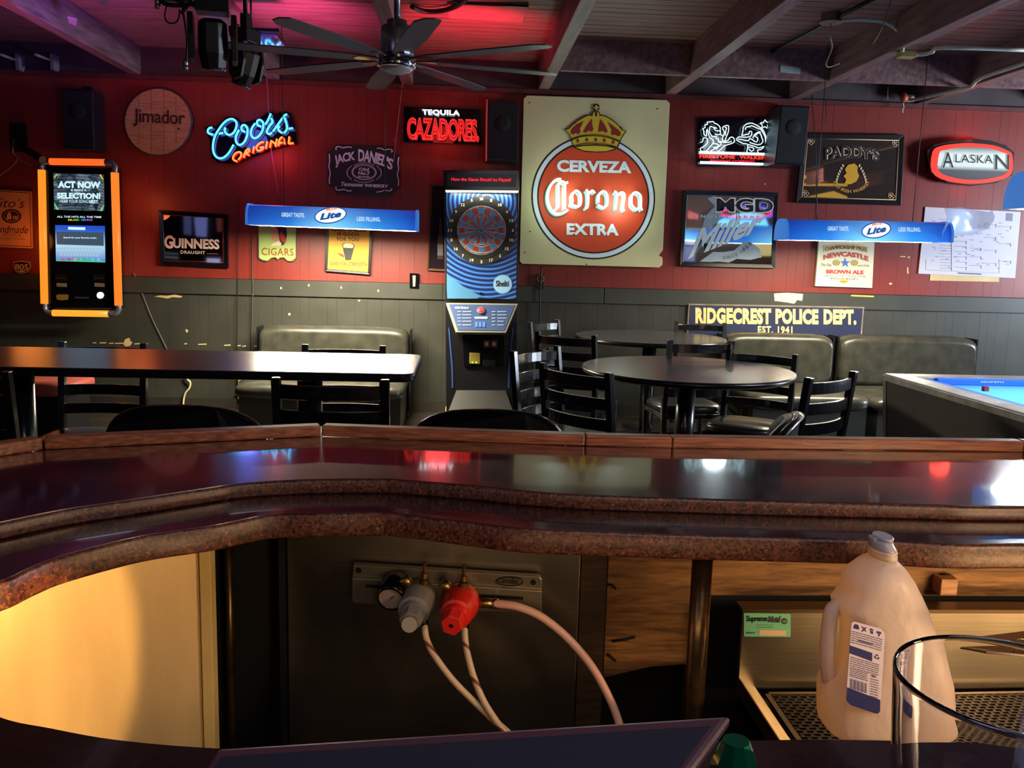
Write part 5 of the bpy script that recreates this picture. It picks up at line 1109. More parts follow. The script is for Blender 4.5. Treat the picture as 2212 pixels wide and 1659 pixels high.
def slab(inner, outer, z0, z1, k=5):
    i = [(inner[0])]+smooth_poly(inner[1:-1], k)+[inner[-1]]
    ring = i+[o for o in outer]; n = len(ring); rd = min(.004, (z1-z0)*.3)
    A_ = sum(ring[k][0]*ring[(k+1) % n][1]-ring[(k+1) % n][0]*ring[k][1] for k in range(n)); sg = 1 if A_ > 0 else -1
    def off(d):
        o_ = []
        for k in range(n):
            a, b, c = Vector(ring[k-1]), Vector(ring[k]), Vector(ring[(k+1) % n]); t_ = ((b-a).normalized()+(c-b).normalized())
            t_ = t_.normalized() if t_.length > 1e-6 else (c-b).normalized(); o_.append((b.x-t_.y*d*sg, b.y+t_.x*d*sg))
        return o_
    m_ = MB(); prof_ = [(rd, z0), (rd*.3, z0+rd*.3), (0, z0+rd), (0, z1-rd), (rd*.3, z1-rd*.3), (rd, z1)] if z1-z0 > .005 else [(rdt, zt__) for rdt, zt__ in ((.004, z0), (.0042, z1))]
    rings = [[(x, y, z) for x, y in off(d)] for d, z in prof_]
    m_.loft(rings, True, False); m_.poly(rings[0]); m_.poly(rings[-1]); return m_
t = thing('bar_counter', 'horseshoe bar counter with polished dark top, speckled stepped edge and oak rail', 'bar counter', (0, 1.5, 0))
slab(upper_in, outer, Z1, .9985).build('upper_edge', GRAN, t)
slab(upper_in, outer, .9985, 1.0).build('upper_top', BART, t)
slab(lower_in, outer, Z2, Z1-.0015).build('lower_edge', GRAN, t)
ins = .045
li = [(x, y) for x, y in lower_in]
slab(lower_in, outer, Z1-.0015, Z1-.0003).build('lower_top', BART, t)
# oak rail pieces along the customer side of the far leg
RB = [PZ(*p, 1.0) for p in ((-160, 1012), (95, 972), (694, 943), (1264, 964), (1452, 968), (2212, 977))]
RB.append(Vector((3.2, 1.615, 1.0)))
for a, b_ in zip(RB, RB[1:]):
    d = (b_-a).normalized(); n = Vector((-d.y, d.x, 0))*.03; a2 = a+d*.0008; b2 = b_-d*.0008
    MB().quadbox([a2, b2, b2+n, a2+n], (0, 0, .021)).build('rail_piece', OAK, t, bevel=.003)
# customer side front wall and the well side structure
fr = [Vector((x, y, 0)) for x, y in outer[1:10]]
for a, b_ in zip(fr, fr[1:]):
    c = Vector((.1, .8, 0)); a_, b2 = a+(c-a).normalized()*.1, b_+(c-b_).normalized()*.1
    MB().quadbox([a_, b2, b2+Vector((0, 0, Z2)), a_+Vector((0, 0, Z2))], (c-a).normalized()*.02).build('front_panel', WOODD, t)
YU = 1.36
def up_poly(px, Y, th, name, m, par, bevel=0): return wall_poly(px, Y, th, name, m, par, bevel)
t = thing('steel_cabinet', 'bright brushed steel panel with cream edge trim at lower left under the bar', 'steel panel', PY(300, 1400, 1.36))
a, b_ = PY(-420, 1400, 1.05), PY(437, 1400, 1.36); a.z = b_.z = 0
MB().quadbox([a, b_, b_+Vector((0, 0, Z2)), a+Vector((0, 0, Z2))], (-.004, .012, 0)).build('sheet', mat('scuffed_lit_steel', (206, 178, 130), .42, .45, var=.12, scale=5, stretch=(3, 3, .6)), t)  # steel colour lightened and warmed to carry the warm light on it
c = PY(462, 1400, 1.36); MB().box(b_.x+.001, c.x, 1.352, 1.38, 0, Z2).build('edge_trim', CREAM, t, bevel=.001)
t = thing('steel_cabinet', 'dim dark steel cabinet door behind the gas regulators', 'steel panel', PY(900, 1400, 1.36))
a, b_ = PY(622, 1400, 1.36), PY(1247, 1400, 1.36)
DST = node_mat('dim_steel', brushed, .3, 1.)
MB().box(a.x, b_.x, 1.36, 1.38, .2, Z2).build('sheet', DST, t, bevel=.002)
MB().box(a.x-.012, a.x-.002, 1.355, 1.385, .2, Z2).build('jamb', BLACK, t)
t = thing('well_post', 'dark brown wooden post beside the steel door', 'post', PY(1275, 1400, 1.36))
p0, p1 = PY(1249, 1400, 1.37), PY(1304, 1400, 1.37); MB().box(p0.x, p1.x, 1.37, 1.45, 0, Z2).build('post', WOODD, t)
t = thing('wooden_board', 'worn brown plywood board behind the steel pipe under the bar', 'board', PY(1400, 1350, 1.4))
p0, p1 = PY(1306, 1400, 1.385), PY(1470, 1400, 1.385); zz = PY(1400, 1440, 1.385).z
MB().poly([(p0.x, 1.385, Z2), (p1.x+.03, 1.385, Z2), (p1.x+.03, 1.385, zz+.006), (p1.x-.05, 1.385, zz), (p0.x+.03, 1.385, zz-.012), (p0.x, 1.385, zz-.02)], (0, .012, 0)).build('board', WOODB, t)  # lower edge cut along the shadow line, shaded part left out
for L in (((1310, 1262), (1322, 1264), (1330, 1272)), ((1312, 1413), (1322, 1420), (1330, 1428)), ((1322, 1385), (1350, 1382), (1372, 1376))): MB().tube([PY(x, y, 1.383) for x, y in L], .0022, 5).build('gouge', INK, t)
t = thing('header_rail', 'long light brown wooden rail below the granite edge at right', 'board', PY(1850, 1250, 1.39))
p0, p1 = PY(1500, 1286, 1.385), PY(2186, 1290, 1.385); MB().box(p0.x, 1.3, 1.386, 1.41, p0.z, Z2).build('rail', WOODB, t)
tag(MB().box(-1.0, 3.1, 1.47, 1.485, 0, Z2).build('well_backing', mat('well_black', (10, 9, 10), .7)), 'black backing behind everything under the far bar', 'backing board')  # black sheet also stands for the shade below the board
# pipes
def pipe(label, px, pxt, Y, r, m, y1, y0):
    t = thing('steel_pipe', label, 'pipe', PY(px, y0, Y)); a = PY(px, y0, Y); z = Z2 if y1 is None else PY(px, y1, Y).z
    MB().lathe([(r, 0), (r, z-a.z)], a, (0, 0, 1), 24).build('pipe', m, t); MB().lathe([(r*1.06, -.03), (r*1.02, -.028), (r*1.06, -.022), (r*1.02, -.018), (r*1.06, -.012), (r*1.9, -.006), (r*1.9, 0)], (a.x, a.y, z), (0, 0, 1), 24).build('flange', m, t); return t
PIPEM = mat('old_brass_pipe', (116, 92, 62), .3, .85, var=.35, scale=30)
pipe('vertical threaded brown steel pipe under the granite edge', 1488, 0, 1.25, .0155, PIPEM, None, 1700)
pipe('thin pipe inside the dark gap right of bright steel panel', 505, 0, 1.43, .0075, PIPEM, None, 1700)
# gas regulator panel
YR = 1.345
t = thing('gas_regulator', 'wall bracket with grey and red gas regulators, gauge and three hoses', 'regulator', PY(965, 1290, YR))
BRK = mat('bracket_steel', (150, 142, 122), .34, .9, var=.15, scale=12); BRD = mat('bracket_dark', (70, 66, 60), .35, .8)
wall_poly([(763, 1220), (1165, 1246), (1171, 1252), (1170, 1276), (762, 1247)], YR-.012, .014, 'bracket', BRK, t, .001)
wall_poly([(761, 1248), (1170, 1277), (1170, 1328), (1060, 1322), (766, 1304), (761, 1296)], YR-.020, .012, 'bracket_lip', BRD if 0 else BRK, t, .0015)
wall_poly([(790, 1262), (822, 1264), (822, 1271), (790, 1269)], YR-.021, .002, 'slot', BLACK, t); wall_poly([(1032, 1283), (1130, 1289), (1130, 1296), (1032, 1291)], YR-.021, .002, 'slot', BLACK, t)
for x, y in ((775, 1232), (1152, 1258)): wall_poly(disc_px(x, y, 6, 14), YR-.0135, .002, 'screw_hole', BLACK, t)
text('Cornelius', (1076, 1247, 1120, 1260), YR-.0128, BLACK, t, .02, shear=.3, tilt=.04)
MB().tube([PY(x, y, YR-.013) for x, y in disc_px(1101, 1256, 29, 24, 9)], .0012, 5, True).build('logo_ring', BLACK, t)
def reg(ax, ay, bx, by, m, nm, dd=.10):
    a, b_ = PY(ax, ay, YR-.025), PY(bx, by, YR-.025-dd); ax_ = (b_-a); L = ax_.length
    MB().lathe([(.008, -.01), (.027, -.004), (.029, .008), (.029, .022), (.027, .032), (.026, .036), (.024, .05), (.0195, .052), (.018, L*.72)], a, ax_, 40, False).build(nm, m, t)
    MB().lathe([(.0150, L*.68), (.0175, L*.74), (.0165, L*1.0)], a, ax_, 6, False).build(nm.replace('body', 'cap'), m, t, bevel=.0012)
    MB().lathe([(.003, L*1.0), (.003, L*1.012)], a, ax_, 10).build('screw', BLACKG, t)
REGG = mat('grey_regulator', (112, 106, 98), .45, var=.12); REGR = mat('red_regulator', (206, 38, 30), .3, var=.06)
reg(905, 1288, 885, 1345, REGG, 'grey_body', .085); reg(998, 1295, 975, 1352, REGR, 'red_body', .085)
wall_poly([(x, y) for x, y in disc_px(884, 1350, 17, 20)], YR-.118, .001, 'cap_face', mat('cap_grey', (150, 140, 128), .4), t)
wall_poly([(976, 1308), (996, 1312), (992, 1322), (974, 1318)], YR-.078, .001, 'label_plate', BLACK, t)
g = PY(843, 1296, YR-.06); MB().lathe([(.012, .05), (.021, .045), (.0225, .03), (.0225, .004), (.019, 0), (.0185, .006), (.001, .006)][::1], g+Vector((0, -.0, 0)), (.12, 1, .25), 32).build('gauge_case', BLACKG, t)
ga = Vector((.12, 1, .25)).normalized(); e1 = ga.orthogonal().normalized(); e2 = ga.cross(e1)
MB().poly([g+ga*.0045+(e1*cos(2*pi*k/28)+e2*sin(2*pi*k/28))*.0185 for k in range(28)], ga*-.001).build('gauge_face', mat('gauge_cream', (150, 128, 118), .35, coat=1.), t)
MB().tube([g+ga*.002, g+ga*.002+Vector((.010, 0, .010))], .0008, 5).build('needle', BLACK, t)
for x, y, dx, dy in ((884, 1262, -14, -14), (970, 1272, -16, -14)):
    a = PY(x, y, YR-.05); b_ = PY(x+dx, y+dy, YR-.05); MB().tube([a, b_], .0085, 12).build('relief_valve', BRASS, t)
for x, y in ((917, 1262), (1002, 1268)):
    a = PY(x, y, YR-.04); MB().lathe([(.008, 0), (.008, .008), (.0055, .010), (.0048, .018), (.003, .020), (.003, .030), (.004, .036)], a, (0, 0, 1), 10, False).build('brass_fitting', BRASS, t)
def hosem(nt, b):
    w_ = tex(nt, 'ShaderNodeTexWave', 11., (1, 1, 1), bands_direction='DIAGONAL', Distortion=.4); n = tex(nt, 'ShaderNodeTexVoronoi', 420.)
    a = ramp(nt, w_.outputs[0], [(0, (205, 178, 140)), (.93, (205, 178, 140)), (.97, (120, 46, 46)), (1, (120, 46, 46))]); c = ramp(nt, n.outputs['Distance'], [(0, (180, 160, 130)), (.6, (255, 255, 255))])
    mx = nt.nodes.new('ShaderNodeMixRGB'); mx.blend_type = 'MULTIPLY'; mx.inputs[0].default_value = .5; nt.links.new(a, mx.inputs[1]); nt.links.new(c, mx.inputs[2]); return mx.outputs[0]
HOSE = node_mat('braided_hose', hosem, .4); HOSEW = mat('pale_hose', (222, 172, 150), .35)
def hose(L, r, m, ys): 
    MB().tube([PY(x, y, ys[0]+(ys[1]-ys[0])*i/(len(L)-1)) for i, (x, y) in enumerate(L)], r, 14, False, 6).build('hose', m, t)
hose([(917, 1344), (920, 1375), (932, 1405), (955, 1440), (985, 1477), (1020, 1512), (1060, 1550), (1100, 1585), (1150, 1640)], .0050, HOSE, (1.30, 1.22))
hose([(1003, 1350), (1006, 1390), (1014, 1430), (1026, 1470), (1045, 1515), (1070, 1555), (1095, 1590), (1125, 1650)], .0050, HOSE, (1.30, 1.20))
hose([(1060, 1303), (1085, 1305), (1120, 1311), (1170, 1333), (1225, 1377), (1275, 1435), (1310, 1495), (1335, 1555), (1355, 1640)], .0064, HOSEW, (1.31, 1.27))
MB().tube([PY(1030, 1302, 1.31), PY(1066, 1303, 1.31)], .0078, 12).build('hose_barb', BRASS, t); MB().tube([PY(1063, 1303, 1.31), PY(1076, 1304, 1.31)], .0082, 12).build('hose_clamp', STEELC, t)
for x, y in ((916, 1346), (1003, 1352)): MB().tube([PY(x, y-4, 1.30), PY(x+1, y+5, 1.30)], .0068, 10).build('hose_clamp', BLACKG, t)

# steel drip tray unit with printed maker's label
t = thing('drip_station', 'stainless drip tray station with green maker label and perforated grate', 'drip tray', PY(1850, 1480, 1.2))
YB = 1.31; A = PY(1605, 1322, YB); Bq = PY(1605, 1464, YB); zt_, zb_ = A.z, Bq.z; xe = A.x
MB().box(xe, 1.9, YB, YB+.01, zb_-.02, zt_).build('backsplash', STEEL, t, bevel=.001)
MB().box(xe-.002, 1.9, YB-.004, YB+.03, zt_, zt_+.006).build('top_lip', mat('dull_lip', (90, 76, 58), .35, .8), t)
yf = .93
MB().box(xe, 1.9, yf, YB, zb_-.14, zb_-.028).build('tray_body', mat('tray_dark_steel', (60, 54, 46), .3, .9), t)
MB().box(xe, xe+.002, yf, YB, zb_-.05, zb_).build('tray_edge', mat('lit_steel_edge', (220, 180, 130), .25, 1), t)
MB().add([(xe+.002, YB, zb_-.002), (xe+.028, YB, zb_-.016), (xe+.028, yf, zb_-.016), (xe+.002, yf, zb_-.002)], [(0, 1, 2, 3)]).build('rolled_rim', STEEL, t)
gx0, gx1, gy0, gy1 = xe+.036, 1.2, yf+.02, YB-.018
for a in ((gx0, gx0+.008, gy0, gy1), (gx0, gx1, gy1-.006, gy1), (gx0, gx1, gy0+.055, gy0+.062)): MB().box(a[0], a[1], a[2], a[3], zb_-.02, zb_-.015).build('grate_frame', mat('grate_metal', (130, 116, 96), .3, .9), t)
b = MB(); k = 0; y = gy0+.008
while y < gy1-.01:
    x = gx0+.012+(.0075 if k % 2 else 0)
    b.box(gx0+.008, gx1, y, y+.0022, zb_-.019, zb_-.0165)
    while x < gx1: b.box(x, x+.0055, y+.0022, y+.0085, zb_-.019, zb_-.0168); x += .015
    y += .0085; k += 1
o = b.build('perforated_grate', mat('grate_black', (52, 48, 42), .35, .7), t); o['kind'] = 'stuff'
LBG = mat('green_label', (112, 190, 148), .4, var=.06)
wall_poly([(1607, 1324), (1706, 1326), (1708, 1330), (1708, 1376), (1607, 1375)], YB-.0015, .001, 'maker_label', LBG, t)
text('Supreme', (1612, 1330, 1658, 1346), YB-.0025, BLACK, t, .02, spacing=.85, shear=.1, tilt=.0); text('Metal', (1659, 1331, 1687, 1345), YB-.0025, mat('label_shadow', (64, 70, 66), .5), t, .05, spacing=.85, shear=.25, tilt=0)
wall_poly(disc_px(1695, 1342, 6.5, 20), YB-.0025, .0005, 'round_mark', mat('label_brown', (70, 58, 52), .5), t); text('NSF', (1690.5, 1340, 1699.5, 1344.5), YB-.0035, LBG, t, .02, tilt=0)
text('3125 Boltons Parkway', (1633, 1349, 1671, 1352), YB-.0025, MC['label_shadow'], t, 0, tilt=0); text('Alpharetta, GA 30004', (1633, 1354, 1669, 1357), YB-.0025, MC['label_shadow'], t, 0, tilt=0); text('Model #', (1613, 1365, 1631, 1369), YB-.0025, BLACK, t, .01, tilt=0)
wall_poly([(1640, 1361), (1698, 1362), (1698, 1373), (1640, 1372)], YB-.0025, .0005, 'blank_field', mat('label_peach', (214, 180, 150), .5), t)
# black sheet behind the opening on the right, wood block on the rail
tag(MB().box(PY(1478, 1500, 1.40).x, 3.0, 1.415, 1.43, 0, Z2).build('black_back_sheet', mat('well_black2', (9, 9, 10), .6)), 'black sheet between the pipe and the drip station', 'cabinet')
p = PY(2060, 1276, 1.345); tag(MB().box(p.x-.0145, p.x+.0145, 1.358, 1.386, p.z-.0145, p.z+.0145).build('wood_block', WOODL, bevel=.0015), 'small square pale wood block fixed on the header rail', 'wood block')
p = PY(2035, 1243, 1.38); tag(MB().tube([PY(2030, 1241, 1.38), PY(2048, 1240, 1.38), PY(2060, 1247, 1.38)], .002, 6).build('black_clip', BLACK), 'tiny bent black clip on the rail above the wood block', 'clip')
# dark lid and ring at the right, behind the glass
t = thing('dark_tray_lid', 'dark purple-brown lid with wire ring behind the empty glass', 'lid', PY(2150, 1385, 1.05))
q = [PY(2064, 1381, 1.10), PY(2300, 1352, 1.10), PY(2300, 1400, .98), PY(2125, 1397, .98)]
MB().quadbox(q, (0, 0, -.006)).build('lid', mat('lid_plum', (48, 26, 32), .25), t, bevel=.001)
MB().tube([PY(x, y, 1.0) for x, y in disc_px(2205, 1392, 14, 20, 12)], .0012, 6, True).build('ring', BRASS, t)

# ------------------------------------------------------------------ big translucent jug
YJ2 = 1.075
t = thing('detergent_jug', 'large empty translucent plastic jug with blue back label and side handle', 'bottle', PY(1880, 1580, YJ2))
HD = bpy.data.materials.new('translucent_plastic'); HD.use_nodes = True; nt = HD.node_tree; pb_ = nt.nodes['Principled BSDF']
pb_.inputs['Base Color'].default_value = lin((226, 214, 208))+[1]; pb_.inputs['Roughness'].default_value = .38
tl = nt.nodes.new('ShaderNodeBsdfTranslucent'); tl.inputs[0].default_value = lin((245, 215, 170))+[1]; ms = nt.nodes.new('ShaderNodeMixShader'); ms.inputs[0].default_value = .5
nz = nt.nodes.new('ShaderNodeTexNoise'); nz.inputs['Scale'].default_value = 9; bp = nt.nodes.new('ShaderNodeBump'); bp.inputs['Strength'].default_value = .12; bp.inputs['Distance'].default_value = .02
nt.links.new(nz.outputs[0], bp.inputs['Height']); nt.links.new(bp.outputs[0], pb_.inputs['Normal'])
nt.links.new(pb_.outputs[0], ms.inputs[1]); nt.links.new(tl.outputs[0], ms.inputs[2]); nt.links.new(ms.outputs[0], nt.nodes['Material Output'].inputs[0])
def ring_at(xl, xr, y, dep, n=32, e=2.6):
    a = PY(1740+xl/3.197, 1140+y/3.197, YJ2); b_ = PY(1740+xr/3.197, 1140+y/3.197, YJ2); c = (a+b_)/2; w_ = (b_-a).length/2; out = []
    for j in range(n):
        q = 2*pi*j/n; out.append(Vector((c.x+abs(cos(q))**(2/e)*(1 if cos(q) >= 0 else -1)*w_, YJ2+abs(sin(q))**(2/e)*(1 if sin(q) >= 0 else -1)*dep, c.z)))
    return out
prof = [(452, 612, 195, .026, 2), (440, 618, 215, .028, 2), (405, 640, 235, .033, 2.2), (372, 666, 262, .037, 2.4), (320, 695, 305, .041, 2.5), (284, 722, 350, .044, 2.6), (280, 742, 395, .046, 2.6), (268, 765, 440, .047, 2.7), (235, 785, 485, .048, 2.7), (205, 800, 515, .048, 2.7), (215, 815, 560, .048, 2.7), (250, 832, 610, .049, 2.8), (272, 848, 680, .050, 2.9), (280, 866, 760, .051, 3), (276, 884, 850, .052, 3), (266, 905, 930, .052, 3), (225, 925, 990, .053, 3), (150, 938, 1030, .053, 3), (114, 944, 1080, .053, 3), (112, 948, 1180, .054, 3), (112, 950, 1300, .054, 3), (118, 944, 1345, .053, 3), (135, 930, 1368, .050, 3)]
MB().loft([ring_at(a, b_, c, d, e=e) for a, b_, c, d, e in prof]).build('body', HD, t)
hp = [(232, 530), (185, 570), (168, 640), (156, 740), (150, 840), (152, 930), (160, 1000), (175, 1060)]
MB().tube([PY(1740+x/3.197, 1140+y/3.197, YJ2) for x, y in hp], .0098, 14, False, 4).build('handle', HD, t)
nk = [(455, 610, 130, .024), (455, 612, 145, .025), (452, 614, 150, .0255), (455, 610, 158, .024), (452, 614, 172, .0255), (452, 614, 196, .0255)]
MB().loft([ring_at(a, b_, c, d, e=2) for a, b_, c, d in nk]).build('neck', HD, t)
CAPM = mat('clear_cap', (190, 188, 205), .25, trans=.45)
MB().loft([ring_at(a, b_, c, d, e=2) for a, b_, c, d in [(470, 585, 72, .017), (462, 590, 95, .02), (455, 606, 125, .024), (455, 610, 135, .0245)]]).build('spout', CAPM, t)
MB().loft([ring_at(a, b_, c, d, e=2) for a, b_, c, d in [(482, 590, 50, .017), (476, 594, 56, .019), (478, 592, 70, .019)]]).build('flip_cap', CAPM, t)
MB().loft([ring_at(a, b_, c, d, e=2) for a, b_, c, d in [(446, 482, 60, .008), (444, 484, 75, .009), (448, 480, 110, .008)]]).build('cap_hinge', CAPM, t)
YL_ = YJ2-.0565
zq = lambda pts: zp(pts, 3.197, 1740, 1140)
# rear label: follow the front face, a little proud of it
wall_poly(zq([(318, 660), (335, 648), (520, 698), (545, 722), (548, 760), (516, 1265), (505, 1282), (485, 1284), (310, 1225), (284, 1195), (281, 1170)]), YL_, .001, 'label', mat('label_white', (196, 184, 196), .45), t)
NV = mat('label_navy', (34, 40, 96), .45)
wall_poly(zq([(290, 1103), (517, 1190), (516, 1265), (505, 1282), (485, 1284), (310, 1225), (284, 1195)]), YL_-.0006, .0005, 'label_band', NV, t)
wall_poly(zq([(306, 812), (462, 866), (460, 923), (304, 866)]), YL_-.0006, .0005, 'label_box', NV, t)
LTX = mat('label_text', (70, 66, 110), .5)
b = MB(); R2 = random.Random(5)
def line(y0, x0, x1, h=5, B=b):
    sl = .28
    x = x0
    while x < x1:
        w_ = min(R2.uniform(8, 26), x1-x); B.poly([PY(*p, YL_-.0008) for p in zq([(x, y0+(x-x0)*sl), (x+w_, y0+(x+w_-x0)*sl), (x+w_, y0+(x+w_-x0)*sl+h), (x, y0+(x-x0)*sl+h)])]); x += w_+4
for i in range(6): line(712+i*15, 322-i*1.2, 532-i*1.5)
line(775, 365, 470, 8)
for i in range(6): line(890+i*14, 312-i, 510-i*1.2)
for i in range(5): line(972+i*12, 310-i, 430)
for i in range(8): line(1040+i*17, 450-i*.5, 505)
o = b.build('label_print', LTX, t); o['kind'] = 'stuff'
b = MB()
for i in range(22):
    x = 312+i*5.2
    if i % 5 != 3: b.poly([PY(*p, YL_-.0008) for p in zq([(x, 1040+i*1.6), (x+R2.choice((2, 3)), 1040.5+i*1.6), (x+1, 1110+i*1.6), (x-2, 1109+i*1.6)])])
b.build('barcode', NV, t)['kind'] = 'stuff'
text('P&G', (1740+455/3.197, 1140+1012/3.197, 1740+490/3.197, 1140+1030/3.197), YL_-.001, NV, t, .03, shear=.3, tilt=.28)
def icon(kind, x, y):
    if kind == 0: L = [[(x-18, y), (x-10, y-18), (x+10, y-14), (x+18, y+2), (x+18, y+20), (x-18, y+12)]]
    elif kind == 1: L = [[(x-16, y-18), (x-10, y-20), (x+16, y+14), (x+12, y+18)], [(x+12, y-14), (x+17, y-10), (x-12, y+18), (x-16, y+12)]]
    elif kind == 2: L = [[(x-14, y-12), (x-4, y-20), (x+10, y-12), (x+14, y-4), (x-12, y-8)], [(x-8, y-3), (x+8, y), (x+10, y+18), (x-6, y+14)]]
    else: L = [[(x-14, y-16), (x+14, y-8), (x+12, y+6), (x-16, y-2)], [(x-3, y+2), (x+3, y+4), (x+1, y+22), (x-6, y+20)]]
    for l in L: wall_poly(zq(l), YL_-.0006, .0005, 'pictogram', NV, t)
for k, (x, y) in enumerate(((352, 684), (405, 701), (458, 716), (510, 730))): icon(k, x, y)
for k in range(3):
    a = k*2*pi/3; cx, cy = 494, 893; wall_poly(zq([(cx+17*cos(a+q)*1.0, cy+17*sin(a+q)+17*cos(a+q)*.25) for q in (0, .5, 1, 1.3)]+[(cx+8*cos(a+q), cy+8*sin(a+q)+8*cos(a+q)*.25) for q in (1.1, .5, 0)]), YL_-.0006, .0005, 'recycle_mark', NV, t)

# ------------------------------------------------------------------ near counter objects
GL = mat('clear_glass', (245, 245, 250), .0, trans=1., ior=1.45)
cpx = PY(2188, 1474, .45); t = thing('drinking_glass', 'large empty clear glass close to camera at the lower right', 'glass', (cpx.x, cpx.y, 1.0))
R_ = .0625; H_ = cpx.z-1.0
MB().lathe([(.0, 0), (.046, 0), (.052, .006), (.0523, .009), (R_-.004, H_*.45), (R_-.0006, H_*.9), (R_-.0002, H_-.004), (R_, H_-.0015), (R_-.0006, H_), (R_-.0018, H_), (R_-.0024, H_-.0015), (R_-.0024, H_-.004), (R_-.0028, H_*.9), (R_-.0062, H_*.45), (.0503, .012), (.0498, .0095), (.03, .006), (.0, .005)], (cpx.x, cpx.y, 1.0005), (0, 0, 1), 128).build('glass_wall', GL, t)
ICE = mat('ice_glass', (200, 200, 235), .05, trans=.9, ior=1.3)
t = thing('pos_tablet', 'dark tablet screen leaning on the near counter', 'tablet', PY(1000, 1650, .42))
q = [PY(470, 1614, .445), PY(1580, 1543, .445), PY(1400, 1790, .375), PY(330, 1850, .375)]
nrm = (q[1]-q[0]).cross(q[3]-q[0]).normalized(); nrm = nrm if nrm.y > 0 else -nrm
MB().quadbox(q, nrm*.009).build('case', mat('tablet_case', (84, 50, 60), .35), t, bevel=.003)
cen = sum(q, Vector())/4; BL_ = lambda u, v: (q[0]*(1-u)+q[1]*u)*(1-v)+(q[3]*(1-u)+q[2]*u)*v; MB().quadbox([BL_(u, v)-nrm*.0008 for u, v in ((.02, .12), (.975, .12), (.975, .96), (.02, .96))], nrm*.0006).build('screen', mat('tablet_glass', (48, 44, 56), .3), t)
lo = min(p.z for p in q); MB().box(cen.x-.05, cen.x+.05, .38, .47, 1.0, 1.004).build('stand_foot', BLACK, t); MB().quadbox([Vector((cen.x-.02, .41, 1.004)), Vector((cen.x+.02, .41, 1.004)), Vector((cen.x+.02, cen.y+.01, cen.z)), Vector((cen.x-.02, cen.y+.01, cen.z))], (0, .006, 0)).build('stand', BLACK, t)
GG = mat('green_glass', (20, 150, 110), .04, trans=.85, ior=1.5, emit=(10, 70, 50), es=.0)
p = PY(1602, 1640, .47); t = thing('green_glass_ornament', 'faceted teal green glass piece behind the tablet corner', 'ornament', (p.x, p.y, 1.0))
b = MB(); b.lathe([(.012, 0), (.017, .006), (.012, .03), (.016, .04), (.013, p.z-1.0), (.008, p.z-1.0+.012)], (p.x-.004, p.y, 1.0), (0, 0, 1), 9, False); b.build('body', GG, t)
R3 = random.Random(2)
for k in range(9):
    c = Vector((p.x+.008+R3.uniform(-.004, .012), p.y+R3.uniform(-.01, .006), p.z-.030+R3.uniform(-.012, .012))); s_ = R3.uniform(.003, .006)
    MB().lathe([(.0005, -s_), (s_*.8, -s_*.4), (s_, 0), (s_*.7, s_*.5), (.0005, s_)], c, (R3.random(), R3.random(), 1), 6, False).build('facet', GG, t)

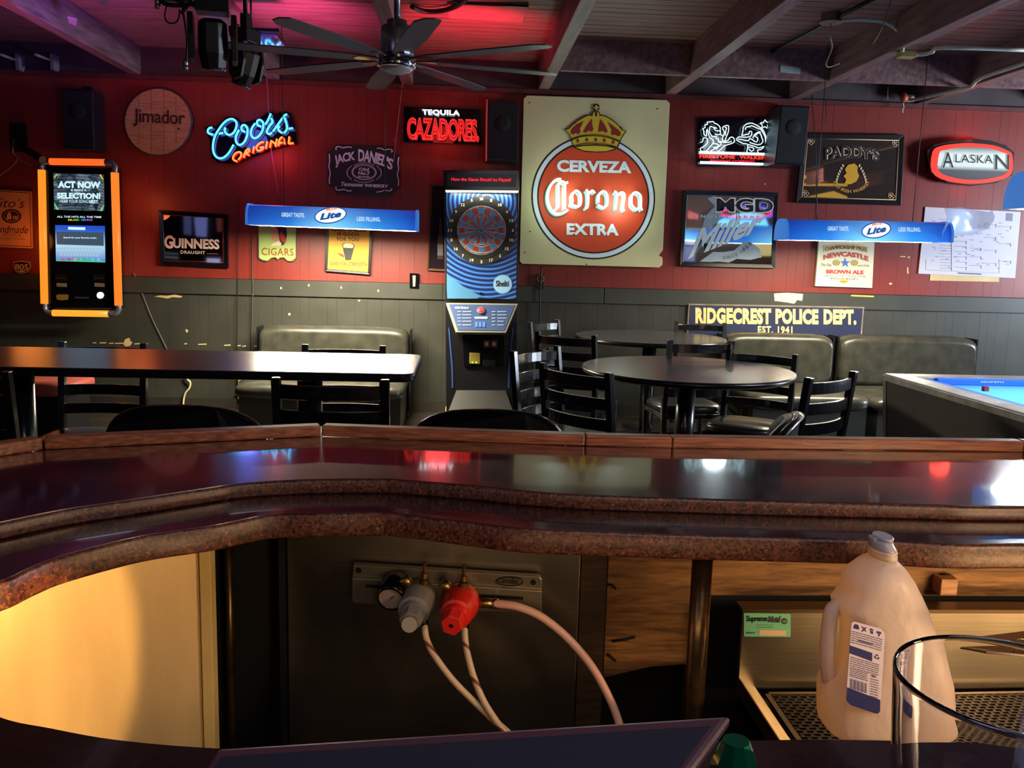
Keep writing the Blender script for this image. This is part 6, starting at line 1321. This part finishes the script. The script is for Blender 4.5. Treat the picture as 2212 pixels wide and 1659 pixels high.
# ------------------------------------------------------------------ glowing things of the bar behind the photographer (seen in the mirrors)
YB0 = -2.85; YV = 2*(WY-.02)-YB0
def back_glow(name, label, cat, shapes):
    c = PY(shapes[0][0][0][0], shapes[0][0][0][1], YV); t = thing(name, label, cat, (c.x, YB0, c.z))
    for pts, col, es in shapes:
        P = [(lambda p: Vector((p.x, YB0, p.z)))(PY(x, y, YV)) for x, y in pts]
        MB().poly(P, (0, -.05, 0)).build('lit_face', glow('bg_%d_%d_%d' % col, col, es), t)
back_glow('lit_sign', 'pale cyan lit shade reflected in the large beer mirror', 'beer sign', [([(1553, 476), (1590, 462), (1614, 458), (1650, 463), (1660, 488), (1626, 486), (1613, 520), (1598, 524), (1540, 520)], (120, 215, 240), 1.4)])
back_glow('lit_sign', 'blue lit block reflected at the right of the beer mirror', 'beer sign', [([(1632, 489), (1672, 487), (1670, 521), (1632, 522)], (30, 110, 200), 1.2), ([(1628, 524), (1670, 524), (1667, 553), (1640, 553)], (220, 200, 130), .8)])
back_glow('lit_board', 'white board reflected at the left of the beer mirror', 'board', [([(1480, 505), (1528, 506), (1526, 531), (1480, 528)], (205, 205, 240), .9), ([(1482, 492), (1546, 496), (1545, 504), (1482, 502)], (170, 160, 110), .5), ([(1480, 532), (1503, 533), (1500, 565), (1478, 564)], (140, 150, 210), .6), ([(1486, 455), (1508, 463), (1508, 474), (1485, 473)], (230, 60, 50), .8)])
t = thing('neon_ring', 'blue and red neon ring reflected in the large beer mirror', 'neon sign', (PY(1610, 460, YV).x, YB0+.3, PY(1610, 460, YV).z))
for r_, ry, c in ((64, 14, (30, 90, 255)), (56, 9, (255, 60, 70))):
    Yq = 2*(WY-.02)-(YB0+.3); MB().tube([(lambda p: Vector((p.x, YB0+.3, p.z)))(PY(x, y, Yq)) for x, y in disc_px(1610, 460, r_, 40, ry)], .014, 8, True).build('ring_tube', glow('ring_%d' % c[0], c, 2.), t)
YB0 = -.6; YV = 2*(WY-.02)-YB0
back_glow('lit_shelf', 'yellow lit bars reflected in the framed whiskey mirror', 'shelf light', [([(1736, 379), (1775, 380), (1840, 381), (1800, 387), (1738, 386)], (255, 210, 90), 1.4), ([(1738, 396), (1830, 397), (1830, 402), (1738, 401)], (255, 220, 90), 1.4), ([(1745, 425), (1775, 418), (1800, 413), (1830, 425), (1825, 434), (1748, 432)], (255, 225, 90), 1.3)])
YB0 = -2.85; YV = 2*(WY-.02)-YB0
back_glow('lit_screen', 'bluish lit screens reflected in the framed stout mirror', 'screen', [([(397, 463), (412, 464), (412, 508), (398, 506)], (110, 120, 170), .9), ([(420, 470), (447, 468), (445, 512), (424, 510)], (150, 170, 240), 1.1), ([(447, 558), (475, 559), (474, 569), (447, 568)], (200, 220, 255), 2.), ([(355, 545), (385, 547), (384, 550), (355, 548)], (130, 150, 160), .8), ([(355, 553), (385, 555), (384, 559), (355, 557)], (140, 160, 170), .8), ([(468, 468), (478, 470), (478, 500), (470, 500)], (170, 90, 80), .7)])
